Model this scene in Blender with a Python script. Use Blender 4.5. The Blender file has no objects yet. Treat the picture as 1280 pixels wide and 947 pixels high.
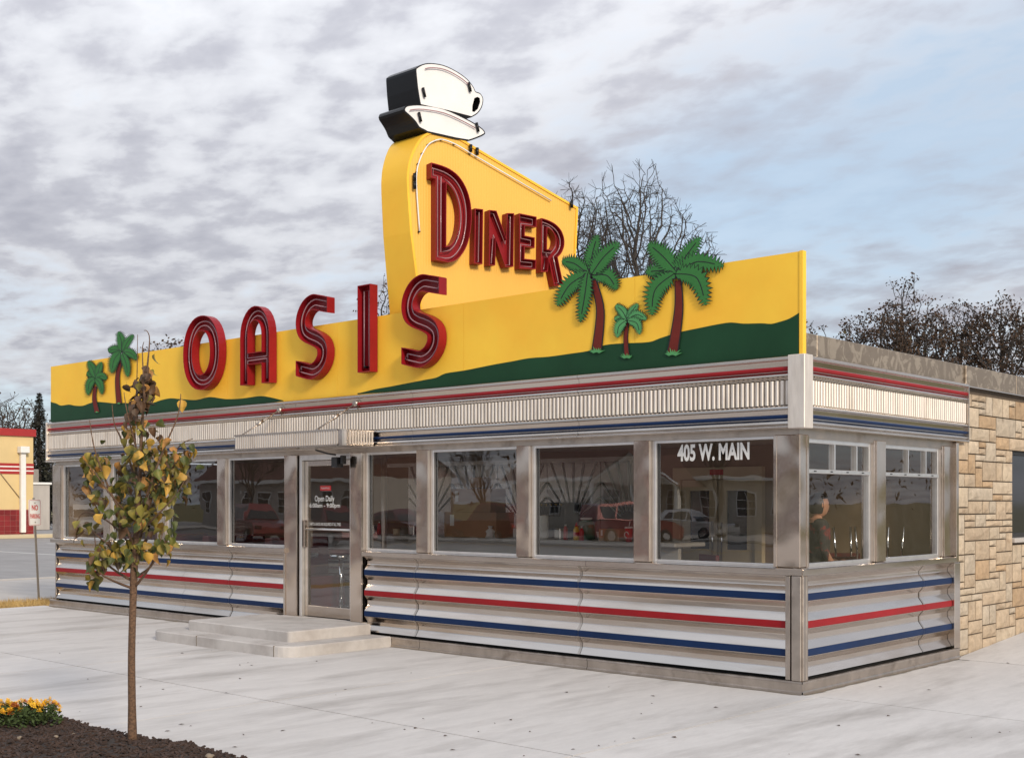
import bpy, bmesh, math, random
from mathutils import Vector, Matrix, Quaternion, noise as mnoise
from mathutils.geometry import tessellate_polygon
S = bpy.context.scene
COL = S.collection
PI = math.pi
# ------------------------------------------------------------------ camera
F, TH, CX, CY, CZ, HZ = 1527.3, 0.739, 5.528, -9.98, 1.75, 627.6
cd = bpy.data.cameras.new('camera'); cam = bpy.data.objects.new('camera', cd); COL.objects.link(cam)
cam.location = (CX, CY, CZ); cam.rotation_euler = (PI/2, 0, TH)
cd.sensor_width = 36; cd.lens = F/1280*36; cd.shift_y = (HZ-473.5)/1280
cd.clip_start = 0.05; cd.clip_end = 3000
S.camera = cam
# ------------------------------------------------------------------ light
SUN_EL, SUN_DIR = math.radians(24), Vector((1.0, -0.36, 0)).normalized()
sd = Vector((SUN_DIR.x*math.cos(SUN_EL), SUN_DIR.y*math.cos(SUN_EL), math.sin(SUN_EL)))
sl = bpy.data.lights.new('sun', 'SUN'); so = bpy.data.objects.new('sun', sl); COL.objects.link(so)
sl.energy = 2.0; sl.angle = math.radians(12); sl.color = (1.0, 0.87, 0.70)
so.rotation_euler = sd.to_track_quat('Z', 'Y').to_euler(); so.location = (30, -8, 20)
S.view_settings.view_transform = 'Standard'; S.view_settings.look = 'None'
S.view_settings.gamma = 1; S.view_settings.exposure = 0.52; S.view_settings.use_curve_mapping = False

def make_world():
    w = bpy.data.worlds.new('World'); S.world = w; w.use_nodes = True
    nt = w.node_tree; N = nt.nodes; L = nt.links; N.clear()
    def nd(t, **k):
        n = N.new(t)
        for a, b in k.items(): setattr(n, a, b)
        return n
    def mth(op, a, b=None, c=None):
        n = nd('ShaderNodeMath', operation=op)
        for i, v in enumerate((a, b, c)):
            if v is None: continue
            if isinstance(v, (int, float)): n.inputs[i].default_value = v
            else: L.new(v, n.inputs[i])
        return n.outputs[0]
    sky = nd('ShaderNodeTexSky', sky_type='NISHITA', sun_disc=False)
    sky.sun_elevation = SUN_EL; sky.sun_rotation = math.atan2(SUN_DIR.x, SUN_DIR.y)
    sky.air_density = 1.0; sky.dust_density = 1.5
    tc = nd('ShaderNodeTexCoord'); sep = nd('ShaderNodeSeparateXYZ'); L.new(tc.outputs['Generated'], sep.inputs[0])
    z = mth('MAXIMUM', sep.outputs[2], 0.0)
    zz = mth('ADD', z, 0.14)
    px = mth('DIVIDE', sep.outputs[0], zz); py = mth('DIVIDE', sep.outputs[1], zz)
    cmb = nd('ShaderNodeCombineXYZ'); L.new(px, cmb.inputs[0]); L.new(py, cmb.inputs[1])
    def fbm(scale, det, rough, dist, off=(0,0,0), sc=(1,1,1), rot=0):
        m = nd('ShaderNodeMapping'); m.inputs['Location'].default_value = off; m.inputs['Scale'].default_value = sc
        m.inputs['Rotation'].default_value = (0, 0, rot)
        L.new(cmb.outputs[0], m.inputs[0])
        n = nd('ShaderNodeTexNoise'); L.new(m.outputs[0], n.inputs['Vector'])
        n.inputs['Scale'].default_value = scale; n.inputs['Detail'].default_value = det
        n.inputs['Roughness'].default_value = rough; n.inputs['Distortion'].default_value = dist
        return n.outputs['Fac']
    def ramp(fac, pts):
        r = nd('ShaderNodeValToRGB'); L.new(fac, r.inputs[0])
        e = r.color_ramp.elements
        while len(e) < len(pts): e.new(0.5)
        for i, (p, c) in enumerate(pts): e[i].position = p; e[i].color = c if len(c) == 4 else (*c, 1)
        return r.outputs[0]
    body = fbm(0.8, 5, 0.50, 0.1, (3.1, 1.7, 0), (1.0, 1.5, 1), 0.55)         # cloud mass
    lump = fbm(6.2, 7, 0.52, 0.10, (7.3, 2.2, 0), (1, 1.35, 1), 0.70)          # ripples and lumps
    mixn = mth('ADD', mth('MULTIPLY', body, 0.45), mth('MULTIPLY', lump, 0.55))
    cloud = ramp(mixn, [(0.38, (8.0, 8.15, 8.6)), (0.47, (7.0, 7.15, 7.65)), (0.53, (5.6, 5.7, 6.3)), (0.63, (4.6, 4.7, 5.35))])
    # cover: thick cloud with a few thin places where the blue comes through
    cov0 = fbm(0.5, 2, 0.45, 0.2, (15.3, 4.4, 0))
    cov = ramp(mth('ADD', mth('MULTIPLY', cov0, 0.7), mth('MULTIPLY', lump, 0.3)), [(0.37, (0.18,)*3), (0.52, (1,)*3)])
    bw = nd('ShaderNodeRGBToBW'); L.new(cov, bw.inputs[0])
    up = mth('ADD', mth('MULTIPLY', z, 1.15), 0.80)                            # overcast light rises towards the zenith
    vm = nd('ShaderNodeVectorMath', operation='SCALE'); L.new(cloud, vm.inputs[0]); L.new(up, vm.inputs['Scale'])
    sb = nd('ShaderNodeVectorMath', operation='MULTIPLY_ADD'); L.new(sky.outputs[0], sb.inputs[0])
    sb.inputs[1].default_value = (0.6, 0.6, 0.62); sb.inputs[2].default_value = (3.7, 4.65, 5.6)
    mx = nd('ShaderNodeMix', data_type='RGBA'); L.new(bw.outputs[0], mx.inputs['Factor'])
    L.new(sb.outputs[0], mx.inputs['A']); L.new(vm.outputs[0], mx.inputs['B'])
    bg = nd('ShaderNodeBackground'); bg.inputs['Strength'].default_value = 0.068; L.new(mx.outputs['Result'], bg.inputs['Color'])
    out = nd('ShaderNodeOutputWorld'); L.new(bg.outputs[0], out.inputs[0])
make_world()
# ------------------------------------------------------------------ photo pixel -> place
RV = (math.cos(TH), math.sin(TH)); WV = (-math.sin(TH), math.cos(TH))
def ray(u, v):
    a = (u-640)/F
    return (WV[0]+a*RV[0], WV[1]+a*RV[1], (HZ-v)/F)
def onY(u, v, y):
    d = ray(u, v); t = (y-CY)/d[1]; return (CX+t*d[0], CZ+t*d[2])
def xY(u, y=0.05): return onY(u, 600, y)[0]
def onX(u, v, x=0.0):
    d = ray(u, v); t = (x-CX)/d[0]; return (CY+t*d[1], CZ+t*d[2])
def onZ(u, v, z=0.0):
    d = ray(u, v); t = (z-CZ)/d[2]; return (CX+t*d[0], CY+t*d[1])
def atD(u, v, d):
    r = ray(u, v); return Vector((CX+d*r[0], CY+d*r[1], CZ+d*r[2]))
# ------------------------------------------------------------------ materials
def nodes_of(name):
    m = bpy.data.materials.new(name); m.use_nodes = True
    nt = m.node_tree; return m, nt, nt.nodes, nt.links, nt.nodes['Principled BSDF']
def pm(name, col, rough=0.6, metal=0.0, var=0.12, scale=4.0, bump=0.0, bscale=60.0, stretch=(1,1,1), rvar=0.0,
       col2=None, c2scale=1.0, c2lo=0.45, c2hi=0.65, objrand=0.0, spec=0.5, dist=0.0, detail=6, coat=0.0, bdist=0.01, nrough=0.6, bdetail=4):
    m, nt, N, L, P = nodes_of(name)
    P.inputs['Roughness'].default_value = rough; P.inputs['Metallic'].default_value = metal
    P.inputs['Specular IOR Level'].default_value = spec; P.inputs['Coat Weight'].default_value = coat
    geo = N.new('ShaderNodeNewGeometry'); mp = N.new('ShaderNodeMapping'); mp.inputs['Scale'].default_value = stretch
    L.new(geo.outputs['Position'], mp.inputs[0])
    nz = N.new('ShaderNodeTexNoise'); nz.inputs['Scale'].default_value = scale; nz.inputs['Detail'].default_value = detail
    nz.inputs['Roughness'].default_value = nrough; nz.inputs['Distortion'].default_value = dist
    L.new(mp.outputs[0], nz.inputs['Vector'])
    mr = N.new('ShaderNodeMapRange'); mr.inputs['From Min'].default_value = 0.3; mr.inputs['From Max'].default_value = 0.7
    mr.inputs['To Min'].default_value = 1-var; mr.inputs['To Max'].default_value = 1+var
    L.new(nz.outputs['Fac'], mr.inputs['Value'])
    base = N.new('ShaderNodeRGB'); base.outputs[0].default_value = (*col, 1); cout = base.outputs[0]
    if col2 is not None:
        n2 = N.new('ShaderNodeTexNoise'); n2.inputs['Scale'].default_value = c2scale; n2.inputs['Detail'].default_value = 7
        n2.inputs['Roughness'].default_value = 0.62; n2.inputs['Distortion'].default_value = dist
        L.new(mp.outputs[0], n2.inputs['Vector'])
        r2 = N.new('ShaderNodeMapRange'); r2.inputs['From Min'].default_value = c2lo; r2.inputs['From Max'].default_value = c2hi
        L.new(n2.outputs['Fac'], r2.inputs['Value'])
        mx = N.new('ShaderNodeMix'); mx.data_type = 'RGBA'; L.new(r2.outputs[0], mx.inputs['Factor'])
        L.new(cout, mx.inputs['A']); mx.inputs['B'].default_value = (*col2, 1); cout = mx.outputs['Result']
    val = mr.outputs[0]
    if objrand:
        oi = N.new('ShaderNodeObjectInfo'); ra = N.new('ShaderNodeMapRange')
        ra.inputs['To Min'].default_value = 1-objrand; ra.inputs['To Max'].default_value = 1+objrand
        L.new(oi.outputs['Random'], ra.inputs['Value'])
        mu = N.new('ShaderNodeMath'); mu.operation = 'MULTIPLY'; L.new(val, mu.inputs[0]); L.new(ra.outputs[0], mu.inputs[1]); val = mu.outputs[0]
    sc = N.new('ShaderNodeVectorMath'); sc.operation = 'SCALE'; L.new(cout, sc.inputs[0]); L.new(val, sc.inputs['Scale'])
    L.new(sc.outputs[0], P.inputs['Base Color'])
    if rvar:
        rr = N.new('ShaderNodeMapRange'); rr.inputs['From Min'].default_value = 0.3; rr.inputs['From Max'].default_value = 0.7
        rr.inputs['To Min'].default_value = rough-rvar; rr.inputs['To Max'].default_value = rough+rvar
        L.new(nz.outputs['Fac'], rr.inputs['Value']); L.new(rr.outputs[0], P.inputs['Roughness'])
    if bump:
        nb = N.new('ShaderNodeTexNoise'); nb.inputs['Scale'].default_value = bscale; nb.inputs['Detail'].default_value = bdetail
        L.new(mp.outputs[0], nb.inputs['Vector'])
        b = N.new('ShaderNodeBump'); b.inputs['Strength'].default_value = bump; b.inputs['Distance'].default_value = bdist
        L.new(nb.outputs['Fac'], b.inputs['Height']); L.new(b.outputs[0], P.inputs['Normal'])
    return m
M = {}
M['steel']   = pm('stainless_steel', (0.63,0.57,0.515), 0.19, 1.0, var=0.07, scale=2.0, bump=0.06, bdetail=0.5, bscale=2.5, stretch=(0.35,0.35,2.6), rvar=0.05, bdist=0.03, col2=(0.47,0.39,0.32), c2scale=1.1, c2lo=0.46, c2hi=0.72)
M['steel_post'] = pm('swirled_steel', (0.63,0.54,0.465), 0.16, 1.0, var=0.05, scale=60, bump=0.55, bscale=2.6, stretch=(1.2,1.2,0.9), bdist=0.05, detail=2, bdetail=0.3, rvar=0.02)
M['steel_dirty'] = pm('dirty_steel', (0.50,0.44,0.385), 0.36, 1.0, var=0.16, scale=5, bump=0.10, bscale=4, rvar=0.08, col2=(0.20,0.155,0.12), c2scale=2.6, c2lo=0.56, c2hi=0.80)
M['coping']  = pm('swirled_coping_metal', (0.30,0.245,0.19), 0.45, 0.75, var=0.06, scale=2, bump=0.1, bscale=3, dist=2.6, col2=(0.46,0.385,0.30), c2scale=3.4, c2lo=0.50, c2hi=0.56, bdist=0.03)
M['flute']   = pm('fluted_metal', (0.74,0.68,0.615), 0.40, 0.45, var=0.10, scale=7, stretch=(3,3,0.5), col2=(0.58,0.51,0.44), c2scale=1.6, c2lo=0.5, c2hi=0.75)
M['alu']     = pm('window_aluminium', (0.78,0.77,0.76), 0.3, 0.9, var=0.08, scale=8)
M['red']     = pm('red_stripe_enamel', (0.27,0.010,0.014), 0.45, 0, var=0.12, scale=2, spec=0.22)
M['blue']    = pm('blue_stripe_enamel', (0.004,0.020,0.075), 0.45, 0, var=0.15, scale=2, spec=0.22)
M['board']   = pm('yellow_board_paint', (0.93,0.57,0.055), 0.5, 0, var=0.05, scale=0.9, col2=(0.92,0.47,0.04), c2scale=0.30, spec=0.25)
M['hill']    = pm('green_hill_paint', (0.011,0.052,0.022), 0.55, 0, var=0.15, scale=1.3, spec=0.2)
M['letter']  = pm('red_letter_enamel', (0.25,0.007,0.012), 0.42, 0, var=0.14, scale=3, spec=0.3)
M['neon']    = pm('unlit_neon_glass', (0.36,0.20,0.22), 0.15, 0, var=0.05)
M['outline'] = pm('black_outline_paint', (0.006,0.008,0.007), 0.5, 0, var=0.1)
M['frond']   = pm('palm_green_paint', (0.040,0.175,0.045), 0.7, 0, var=0.08, scale=4, spec=0.25)
M['frond_l'] = pm('palm_light_green_paint', (0.085,0.30,0.11), 0.7, 0, var=0.08, scale=4, spec=0.25)
M['ptrunk']  = pm('palm_trunk_paint', (0.14,0.018,0.012), 0.7, 0, var=0.12, scale=6, spec=0.25)
M['black']   = pm('black_enamel', (0.005,0.005,0.006), 0.35, 0, var=0.1, spec=0.3)
M['cream']   = pm('cup_white_paint', (0.80,0.79,0.78), 0.4, 0, var=0.06, scale=2)
M['white']   = pm('white_paint', (0.78,0.77,0.74), 0.5, 0, var=0.06)
M['dark']    = pm('dark_recess', (0.012,0.011,0.010), 0.7, 0, var=0.1)
M['concrete']= pm('pavement_concrete', (0.56,0.54,0.525), 0.85, 0, var=0.13, scale=1.6, stretch=(2.0,0.5,1), nrough=0.85, col2=(0.31,0.29,0.275), c2scale=0.85, c2lo=0.48, c2hi=0.78, bump=0.35, bscale=110, objrand=0.035, bdist=0.004, detail=10)
M['joint']   = pm('joint_dirt', (0.20,0.165,0.125), 0.9, 0, var=0.2)
M['step']    = pm('step_concrete', (0.47,0.445,0.425), 0.85, 0, var=0.12, scale=3, col2=(0.34,0.31,0.29), c2scale=1.6, c2lo=0.5, c2hi=0.75, bump=0.4, bscale=90, bdist=0.004)
M['asphalt'] = pm('asphalt', (0.16,0.155,0.155), 0.9, 0, var=0.15, scale=0.7, bump=0.3, bscale=60)
M['lot']     = pm('worn_asphalt_lot', (0.27,0.26,0.255), 0.9, 0, var=0.12, scale=0.5, stretch=(1,2.5,1), bump=0.3, bscale=60)
M['pebble'] = pm('brown_pebble', (0.24,0.19,0.14), 0.9, 0, var=0.2, scale=20)
M['walk']    = pm('old_concrete', (0.42,0.39,0.36), 0.9, 0, var=0.10, scale=0.8, stretch=(1,3,1))
M['paintw']  = pm('road_paint', (0.66,0.65,0.62), 0.7, 0, var=0.1)
M['grass']   = pm('dry_grass', (0.15,0.13,0.05), 0.95, 0, var=0.3, scale=2, bump=0.8, bscale=40)
M['straw']   = pm('straw_grass', (0.46,0.32,0.13), 0.95, 0, var=0.3, scale=12)
M['mulch']   = pm('dark_mulch', (0.028,0.018,0.014), 0.95, 0, var=0.5, scale=30, bump=1.0, bscale=70)
M['chip']    = pm('mulch_chip', (0.045,0.026,0.019), 0.9, 0, var=0.5, scale=9)
M['mortar']  = pm('dark_mortar', (0.10,0.078,0.06), 0.95, 0, var=0.2)
STONES = [pm('limestone_%s' % n, c, 0.85, 0, var=0.20, scale=14, bump=0.6, bscale=45, bdist=0.01, col2=c2, c2scale=7, c2lo=0.56, c2hi=0.72, objrand=0.10)
          for n, c, c2 in (('honey', (0.43,0.335,0.235), (0.23,0.165,0.11)), ('sand', (0.46,0.375,0.275), (0.27,0.205,0.145)),
                           ('pale', (0.43,0.36,0.275), (0.19,0.15,0.11)), ('rust', (0.40,0.28,0.17), (0.21,0.135,0.08)))]
M['bark']    = pm('young_bark', (0.125,0.070,0.040), 0.85, 0, var=0.55, scale=55, stretch=(1,1,1.4), bump=0.7, bscale=90, bdist=0.006)
M['dbark']   = pm('dark_bark', (0.052,0.044,0.039), 0.9, 0, var=0.25, scale=4)
M['interior']= pm('interior_wall', (0.26,0.185,0.115), 0.8, 0, var=0.06)
M['ceil']    = pm('interior_ceiling', (0.50,0.45,0.38), 0.8, 0, var=0.05)
M['floor']   = pm('interior_floor', (0.16,0.12,0.10), 0.5, 0, var=0.15)
M['panelsteel'] = pm('backbar_steel', (0.56,0.54,0.51), 0.26, 1.0, var=0.1, scale=3, bump=0.1, bscale=4)
M['counter'] = pm('counter_laminate', (0.60,0.57,0.52), 0.4, 0, var=0.06)
M['card']    = pm('cardboard', (0.34,0.20,0.10), 0.8, 0, var=0.08)
M['chrome']  = pm('chrome', (0.75,0.75,0.76), 0.12, 1.0, var=0.03)
M['vinyl']   = pm('maroon_vinyl', (0.12,0.02,0.02), 0.35, 0, var=0.1)
M['plastic'] = pm('black_plastic', (0.02,0.02,0.022), 0.35, 0, var=0.1)
M['paper']   = pm('paper_white', (0.70,0.68,0.62), 0.8, 0, var=0.04)
M['yellowp'] = pm('mustard_plastic', (0.70,0.42,0.04), 0.35, 0, var=0.05)
M['redp']    = pm('red_plastic', (0.50,0.02,0.02), 0.35, 0, var=0.05)
M['greeng']  = pm('green_glass', (0.10,0.20,0.12), 0.1, 0, var=0.05)
M['ivory']   = pm('ivory_frame_paint', (0.55,0.46,0.30), 0.5, 0, var=0.06)
M['skin']    = pm('skin', (0.42,0.22,0.14), 0.5, 0, var=0.06)
M['hair']    = pm('dark_hair', (0.014,0.010,0.008), 0.5, 0, var=0.2)
M['cloth']   = pm('dark_print_shirt', (0.035,0.035,0.035), 0.9, 0, var=0.3, scale=25, col2=(0.16,0.03,0.03), c2scale=9, c2lo=0.55, c2hi=0.6)
M['denim']   = pm('dark_trousers', (0.03,0.035,0.05), 0.9, 0, var=0.2)
M['ybuild']  = pm('pale_yellow_stucco', (0.66,0.50,0.25), 0.85, 0, var=0.05, scale=1)
M['tile']    = pm('red_wall_tile', (0.20,0.018,0.020), 0.3, 0, var=0.12, objrand=0.2)
M['grout']   = pm('tile_grout', (0.36,0.16,0.14), 0.9, 0, var=0.1)
M['redtrim'] = pm('red_trim', (0.36,0.025,0.025), 0.45, 0, var=0.08)
M['galv']    = pm('galvanised_steel', (0.42,0.38,0.33), 0.5, 0.8, var=0.12, scale=12)
M['leafdark']= pm('brown_hanging_leaf', (0.060,0.033,0.018), 0.85, 0, var=0.4, scale=1.5)
M['needle']  = pm('conifer_needle', (0.035,0.034,0.020), 0.9, 0, var=0.3, scale=1.5)
M['shrub']   = pm('olive_shrub', (0.050,0.040,0.016), 0.9, 0, var=0.4, scale=2)
M['roof']    = pm('roof_membrane', (0.12,0.115,0.11), 0.9, 0, var=0.1)
M['bloom']   = pm('marigold_bloom', (0.84,0.50,0.03), 0.7, 0, var=0.15, scale=18)
M['bloomo']  = pm('orange_marigold_bloom', (0.42,0.10,0.012), 0.7, 0, var=0.2, scale=18)
M['herb']    = pm('marigold_leaf', (0.040,0.065,0.014), 0.8, 0, var=0.35, scale=14)
M['siding']  = pm('tan_siding', (0.52,0.47,0.40), 0.8, 0, var=0.06)
M['shingle'] = pm('red_brown_shingle', (0.13,0.060,0.050), 0.9, 0, var=0.2, scale=5)
M['darkglass'] = pm('dark_window_glass', (0.02,0.022,0.025), 0.08, 0, var=0.05)
M['tyre']    = pm('tyre_rubber', (0.02,0.02,0.02), 0.8, 0, var=0.1)
M['carred']  = pm('maroon_car_paint', (0.13,0.012,0.016), 0.25, 0.2, var=0.05, coat=0.6)
M['carred2'] = pm('red_car_paint', (0.20,0.022,0.02), 0.25, 0.2, var=0.05, coat=0.6)
M['carsilver'] = pm('silver_car_paint', (0.52,0.52,0.52), 0.28, 0.6, var=0.05, coat=0.5)
M['cardark'] = pm('dark_car_paint', (0.03,0.035,0.045), 0.25, 0.3, var=0.05, coat=0.5)
M['carwhite'] = pm('white_car_paint', (0.68,0.68,0.67), 0.28, 0, var=0.05, coat=0.5)
LEAVES = [pm('leaf_%s' % n, c, 0.6, 0, var=0.25, scale=16, col2=c2, c2scale=12, c2lo=0.48, c2hi=0.66, objrand=0.25)
          for n, c, c2 in (('olive', (0.16,0.135,0.018), (0.30,0.22,0.035)), ('green', (0.060,0.078,0.014), (0.14,0.13,0.02)),
                           ('yellow', (0.42,0.24,0.035), (0.19,0.15,0.025)), ('orange', (0.42,0.20,0.05), (0.16,0.09,0.025)),
                           ('brown', (0.085,0.040,0.014), (0.040,0.024,0.010)))]
def ribbed_yellow():
    m, nt, N, L, P = nodes_of('ribbed_yellow_metal')
    P.inputs['Roughness'].default_value = 0.42
    geo = N.new('ShaderNodeNewGeometry'); wv = N.new('ShaderNodeTexWave'); wv.bands_direction = 'Y'
    wv.inputs['Scale'].default_value = 8.5; wv.inputs['Distortion'].default_value = 0
    L.new(geo.outputs['Position'], wv.inputs['Vector'])
    b = N.new('ShaderNodeBump'); b.inputs['Strength'].default_value = 0.16; b.inputs['Distance'].default_value = 0.008
    L.new(wv.outputs['Fac'], b.inputs['Height']); L.new(b.outputs[0], P.inputs['Normal'])
    nz = N.new('ShaderNodeTexNoise'); nz.inputs['Scale'].default_value = 0.9; L.new(geo.outputs['Position'], nz.inputs['Vector'])
    mx = N.new('ShaderNodeMix'); mx.data_type = 'RGBA'; L.new(nz.outputs['Fac'], mx.inputs['Factor'])
    mx.inputs['A'].default_value = (0.87,0.52,0.09,1); mx.inputs['B'].default_value = (0.82,0.44,0.07,1)
    L.new(mx.outputs['Result'], P.inputs['Base Color'])
    return m
M['ribyellow'] = ribbed_yellow()
def pane_mat(name, tint, k, dirt):
    m, nt, N, L, P = nodes_of(name); N.remove(P)
    tr = N.new('ShaderNodeBsdfTransparent'); tr.inputs[0].default_value = (*tint, 1)
    gl = N.new('ShaderNodeBsdfGlossy'); gl.inputs['Roughness'].default_value = 0.0; gl.inputs[0].default_value = (0.95,0.95,0.95,1)
    lw = N.new('ShaderNodeLayerWeight'); lw.inputs[0].default_value = 0.5      # symmetric two-surface Fresnel (Schlick)
    pw = N.new('ShaderNodeMath'); pw.operation = 'POWER'; pw.inputs[1].default_value = 5; L.new(lw.outputs['Facing'], pw.inputs[0])
    mu = N.new('ShaderNodeMath'); mu.operation = 'MULTIPLY_ADD'; mu.use_clamp = True; mu.inputs[1].default_value = 0.9; mu.inputs[2].default_value = 0.08*k; L.new(pw.outputs[0], mu.inputs[0])
    geo = N.new('ShaderNodeNewGeometry'); nz = N.new('ShaderNodeTexNoise'); nz.inputs['Scale'].default_value = 1.3; nz.inputs['Detail'].default_value = 2
    L.new(geo.outputs['Position'], nz.inputs['Vector'])
    b = N.new('ShaderNodeBump'); b.inputs['Strength'].default_value = 0.035; b.inputs['Distance'].default_value = 0.05
    L.new(nz.outputs['Fac'], b.inputs['Height']); L.new(b.outputs[0], gl.inputs['Normal'])
    mx = N.new('ShaderNodeMixShader'); L.new(mu.outputs[0], mx.inputs[0]); L.new(tr.outputs[0], mx.inputs[1]); L.new(gl.outputs[0], mx.inputs[2])
    df = N.new('ShaderNodeBsdfDiffuse'); df.inputs[0].default_value = (0.5,0.47,0.42,1)
    nd = N.new('ShaderNodeTexNoise'); nd.inputs['Scale'].default_value = 9; nd.inputs['Detail'].default_value = 8; L.new(geo.outputs['Position'], nd.inputs['Vector'])
    md = N.new('ShaderNodeMapRange'); md.inputs['From Min'].default_value = 0.45; md.inputs['From Max'].default_value = 0.8
    md.inputs['To Min'].default_value = dirt*0.4; md.inputs['To Max'].default_value = dirt*2.5; L.new(nd.outputs['Fac'], md.inputs['Value'])
    m2 = N.new('ShaderNodeMixShader'); L.new(md.outputs[0], m2.inputs[0]); L.new(mx.outputs[0], m2.inputs[1]); L.new(df.outputs[0], m2.inputs[2])
    L.new(m2.outputs[0], N['Material Output'].inputs[0])
    return m
M['pane'] = pane_mat('window_pane_glass', (0.95,0.94,0.92), 1.8, 0.002)
M['pane_side'] = pane_mat('dusty_pane_glass', (0.90,0.88,0.84), 1.1, 0.012)
# ------------------------------------------------------------------ object helpers
WLOC = {}
def wl(o): return WLOC.get(o.name, Vector((0,0,0))) if o else Vector((0,0,0))
def attach(o, parent):
    if parent is not None:
        o.parent = parent; o.matrix_parent_inverse = Matrix.Translation(-wl(parent))
def thing(name, label, cat, loc, group=None, kind=None, parent=None):
    o = bpy.data.objects.new(name, None); COL.objects.link(o); o.location = loc
    o.empty_display_size = 0.1
    WLOC[o.name] = Vector(loc)
    if parent: attach(o, parent)
    tag(o, label, cat, group, kind); return o
def tag(o, label=None, cat=None, group=None, kind=None):
    if label: o['label'] = label
    if cat: o['category'] = cat
    if group: o['group'] = group
    if kind: o['kind'] = kind
    return o
class MB:
    def __init__(s): s.v = []; s.f = []; s.mi = []; s.sm = []
    def face(s, pts, mi=0, sm=False):
        b = len(s.v); s.v += [tuple(p) for p in pts]; s.f.append(tuple(range(b, b+len(pts)))); s.mi.append(mi); s.sm.append(sm)
    def mesh(s, vs, fs, mi=0, sm=False):
        b = len(s.v); s.v += [tuple(p) for p in vs]
        for f in fs: s.f.append(tuple(i+b for i in f)); s.mi.append(mi); s.sm.append(sm)
    def box(s, x0, y0, z0, x1, y1, z1, mi=0, bev=0.0):
        x0, x1 = min(x0,x1), max(x0,x1); y0, y1 = min(y0,y1), max(y0,y1); z0, z1 = min(z0,z1), max(z0,z1)
        if bev <= 0:
            vs = [(x,y,z) for z in (z0,z1) for y in (y0,y1) for x in (x0,x1)]
            s.mesh(vs, [(0,2,3,1),(4,5,7,6),(0,1,5,4),(2,6,7,3),(0,4,6,2),(1,3,7,5)], mi)
        else:
            bm = bmesh.new(); bmesh.ops.create_cube(bm, size=1)
            for v in bm.verts: v.co = Vector(((x0+x1)/2+v.co.x*(x1-x0), (y0+y1)/2+v.co.y*(y1-y0), (z0+z1)/2+v.co.z*(z1-z0)))
            bmesh.ops.bevel(bm, geom=bm.edges[:], offset=min(bev, 0.45*min(x1-x0,y1-y0,z1-z0)), segments=1, affect='EDGES')
            bm.verts.index_update(); s.mesh([v.co for v in bm.verts], [[v.index for v in f.verts] for f in bm.faces], mi); bm.free()
        return s
    def tube(s, path, r, n=6, mi=0, closed=False, cap=True, sm=True):
        path = [Vector(p) for p in path]; m = len(path)
        rs = r if isinstance(r, (list, tuple)) else [r]*m
        b = len(s.v); up = None
        for i, p in enumerate(path):
            a = path[(i-1) % m] if (closed or i > 0) else p; c = path[(i+1) % m] if (closed or i < m-1) else p
            t = c-a
            if t.length < 1e-9: t = Vector((0,0,1))
            t.normalize()
            if up is None:
                up = Vector((0,0,1)) if abs(t.z) < 0.9 else Vector((1,0,0))
            u = t.cross(up)
            if u.length < 1e-4: u = t.cross(Vector((0.3,1,0.2)))
            u.normalize(); w = u.cross(t); up = w
            for k in range(n):
                q = 2*PI*k/n; s.v.append(tuple(p+(u*math.cos(q)+w*math.sin(q))*rs[i]))
        e = m if closed else m-1
        for i in range(e):
            j = (i+1) % m
            for k in range(n):
                k2 = (k+1) % n
                s.f.append((b+i*n+k, b+j*n+k, b+j*n+k2, b+i*n+k2)); s.mi.append(mi); s.sm.append(sm)
        if cap and not closed:
            s.f.append(tuple(b+k for k in range(n))); s.mi.append(mi); s.sm.append(False)
            s.f.append(tuple(b+(m-1)*n+k for k in reversed(range(n)))); s.mi.append(mi); s.sm.append(False)
        return s
    def lathe(s, prof, c, n=12, mi=0, sm=True):
        b = len(s.v); c = Vector(c)
        for r, z in prof:
            for k in range(n): s.v.append((c.x+r*math.cos(2*PI*k/n), c.y+r*math.sin(2*PI*k/n), c.z+z))
        for i in range(len(prof)-1):
            for k in range(n):
                k2 = (k+1) % n; s.f.append((b+i*n+k, b+i*n+k2, b+(i+1)*n+k2, b+(i+1)*n+k)); s.mi.append(mi); s.sm.append(sm)
        s.f.append(tuple(b+k for k in reversed(range(n)))); s.mi.append(mi); s.sm.append(False)
        s.f.append(tuple(b+(len(prof)-1)*n+k for k in range(n))); s.mi.append(mi); s.sm.append(False)
        return s
    def flat(s, loops, fn, mi=0):
        """filled polygon with holes; fn maps (a,b) to a point"""
        tess = tessellate_polygon([[Vector((a, b, 0)) for a, b in lp] for lp in loops])
        pts = [fn(a, b) for lp in loops for a, b in lp]
        s.mesh(pts, tess, mi)
    def slab(s, loops, f0, f1, mi_side=0, mi_front=0, back=True):
        """polygon extruded between two maps, front at f1"""
        s.flat(loops, f1, mi_front)
        if back: s.flat(loops, f0, mi_side)
        for lp in loops:
            n = len(lp)
            for i in range(n):
                p, q = lp[i], lp[(i+1) % n]
                s.face([f0(*p), f0(*q), f1(*q), f1(*p)], mi_side)
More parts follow.
